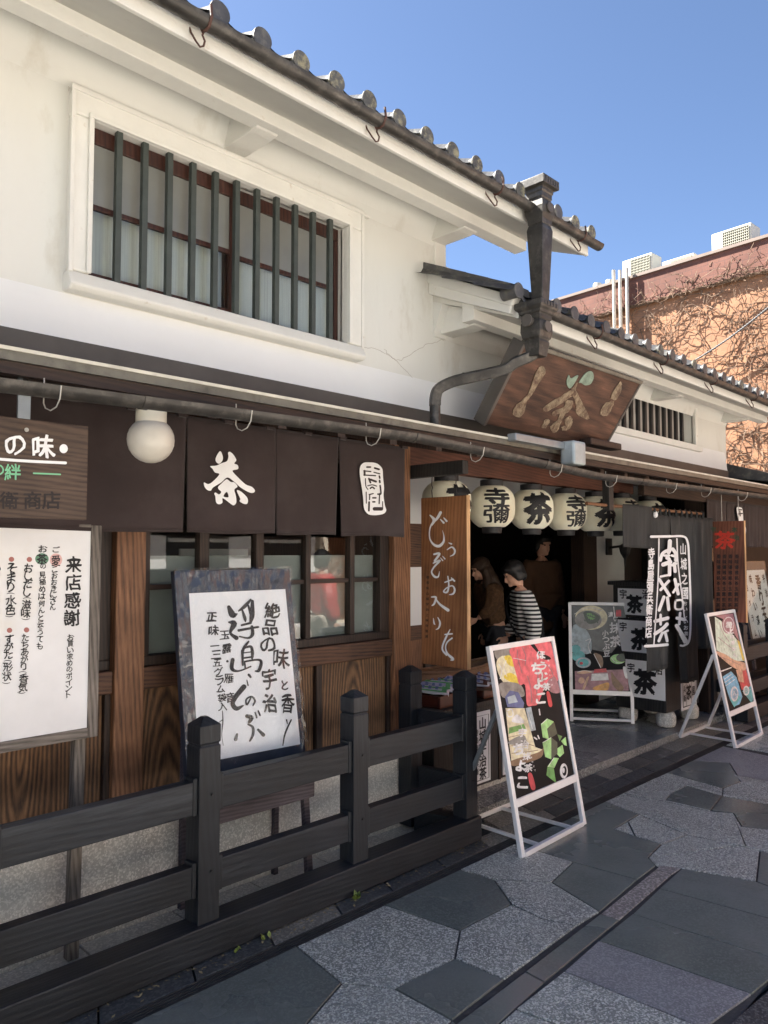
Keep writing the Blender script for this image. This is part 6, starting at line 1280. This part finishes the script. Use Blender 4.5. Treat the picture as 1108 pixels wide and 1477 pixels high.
    remesh(hm, .008*H, 'hair', hmat, t, .006)
    if top:
        tn = {k: (Wj[k], rr(k, topt+(.004 if k[:2] in ('wr', 'el') else 0))) for k in Wj if k[:2] in ('pe', 'sp', 'ch', 'nk', 'sh', 'el', 'wr') and k != 'nk'}
        tn['wrl'] = (Wj['wrl']+(Wj['ell']-Wj['wrl'])*.06, rr('wrl', topt+.006)); tn['wrr'] = (Wj['wrr']+(Wj['elr']-Wj['wrr'])*.06, rr('wrr', topt+.006))
        ed = [e for e in E_ if e[0] in tn and e[1] in tn]
        if coat: tn['low'] = (w_((0, 0, .36)), ((.105*H, .085*H))); ed.append(('pel', 'low'))
        m = MB(); m.add(*skinmesh(tn, ed)); o = remesh(m, .008*H, 'coat' if coat else 'top', top, t, .006)
    if trousers:
        tn = {k: (Wj[k], rr(k, .014)) for k in Wj if k[:2] in ('pe', 'hp', 'kn', 'an')}
        for sd in 'lr': tn['an'+sd] = (Wj['an'+sd]+ZZ*.015, .034*H)
        tn['pel'] = (Wj['pel']+ZZ*.02, rr('pel', .008)); m = MB(); m.add(*skinmesh(tn, [e for e in E_ if e[0] in tn and e[1] in tn])); remesh(m, .009*H, 'trousers', trousers, t, .006)
    for sd in 'lr':
        m = MB(); a = Wj['an'+sd]; b = Wj['to'+sd]; fwd = R_@Vector((0, 1, 0)); cc = (a*.45+b*.55); cc.z = lo.z+.028
        ball(m, cc, (.03*H, .078*H, .026*H), 14, 8, R_); m.v = [Vector((v.x, v.y, max(v.z, lo.z+.003))) for v in m.v]; m.build('shoe', shoe, t, smooth='full', fixn=False)
    return t, w_, ln, Wj
JEAN = M('dark_trousers', (.022, .022, .028), .85, .2, 20); TAN = M('tan_coat', (.085, .045, .026), .9, .15, 8, .3, 80); FLEECE = M('brown_fleece', (.10, .052, .025), .95, .4, 30, .9, 60)
p1 = on(752, 850, y=3.75)
pt, w_, ln, WJ = person('woman in a black and white striped top, head bowed, standing in the doorway', (p1.x+.08, 3.74, .058), math.radians(48), 1.47, {'l': ((.135, -.02, .64), (.128, .035, .475)), 'r': ((.13, .02, .65), (.10, .10, .55))}, -.45, .08, top=stripes(), topt=.026, trousers=JEAN, stoop=.18)
m = MB(); st = [w_(ln((.07, -.045, .82))), w_(ln((.085, -.012, .845))), w_(ln((.06, .085, .76))), w_(ln((-.05, .10, .63))), w_(ln((-.125, .03, .535))), w_(ln((-.125, -.05, .53))), w_(ln((-.04, -.082, .66))), w_(ln((.05, -.072, .78))), w_(ln((.07, -.045, .82)))]
m.tube(crom([tuple(v) for v in st], 5), .009, 6)
bc = w_((-.125, -.045, .50)); fx = Matrix.Rotation(math.radians(48), 3, 'Z')
bg_ = thing('shoulder_bag', 'black shoulder bag with long strap worn across the striped top', 'bag', bc); 
m.build('strap', BLACKP, bg_, smooth=True); m = MB(); ball(m, bc, (.045, .12, .085), 16, 10, fx); o = m.build('bag_body', M('black_nylon', (.018, .017, .019), .6, .2, 9), bg_, smooth='full')
p2 = on(782, 850, y=4.75)
person('tall dim figure in a tan open coat facing out from inside the shop', (p2.x, 4.75, .06), math.radians(160), 1.75, {}, -.15, .0, top=TAN, topt=.03, trousers=JEAN, coat=True)
p3 = on(716, 850, y=4.6)
person('dim figure in brown fleece with long brown hair leaning over inside the shop', (p3.x, 4.6, .06), math.radians(60), 1.50, {'l': ((.13, .06, .66), (.10, .16, .60))}, -.3, .25, hair=('long', HAIRBR), top=FLEECE, topt=.035, trousers=JEAN)
PUFF = M('red_puffer', (.55, .05, .045), .5, .08, 8, .5, 12, stretch=(.4, .4, 3)); CREAM = M('cream_trousers', (.55, .50, .42), .85, .08, 9)
person('passer-by in a red padded jacket and cream trousers, mirrored in the shop window', (5.9, -.33, 0), math.radians(-80), 1.62, {'r': ((.13, .06, .66), (.06, .13, .80))}, -.1, .0, top=PUFF, topt=.05, trousers=CREAM)

# ------------------------------------------------------------------ shelves and goods deep inside
SF = thing('shop_shelf', 'tall dark shelf along the rear wall inside the shop', 'shelf', (6.2, 7.6, .06))
for z in (.5, .95, 1.4, 1.85): B(4.6, 8.2, 7.3, 7.9, z, z+.03).build('shelf_board', DARKH, SF)
for x in (4.6, 5.8, 7.0, 8.17): B(x, x+.03, 7.3, 7.9, .06, 2.2).build('shelf_side', DARKW, SF)
rn = random.Random(2); TC = [M('tin_red', (.35, .05, .03), .4, .1, 5), M('tin_green', (.06, .16, .07), .4, .1, 5), M('tin_cream', (.55, .47, .33), .4, .1, 5)]
for k in range(14):
    x = 4.75+k*.245; z = rn.choice([.98, 1.43]) ; c = k % 3; m = MB().lathe([(.055, 0), (.058, .01), (.058, .15), (.05, .155), (.05, .18), (.045, .185)], (x, 7.4, z), 14)
    o = m.build('tea_tin', TC[c], None, smooth=True)
    tag(o, ['red', 'green', 'cream'][c]+' tea tin on the dark rear shelf inside the doorway', 'tin', 'tea tins on the rear shelf')
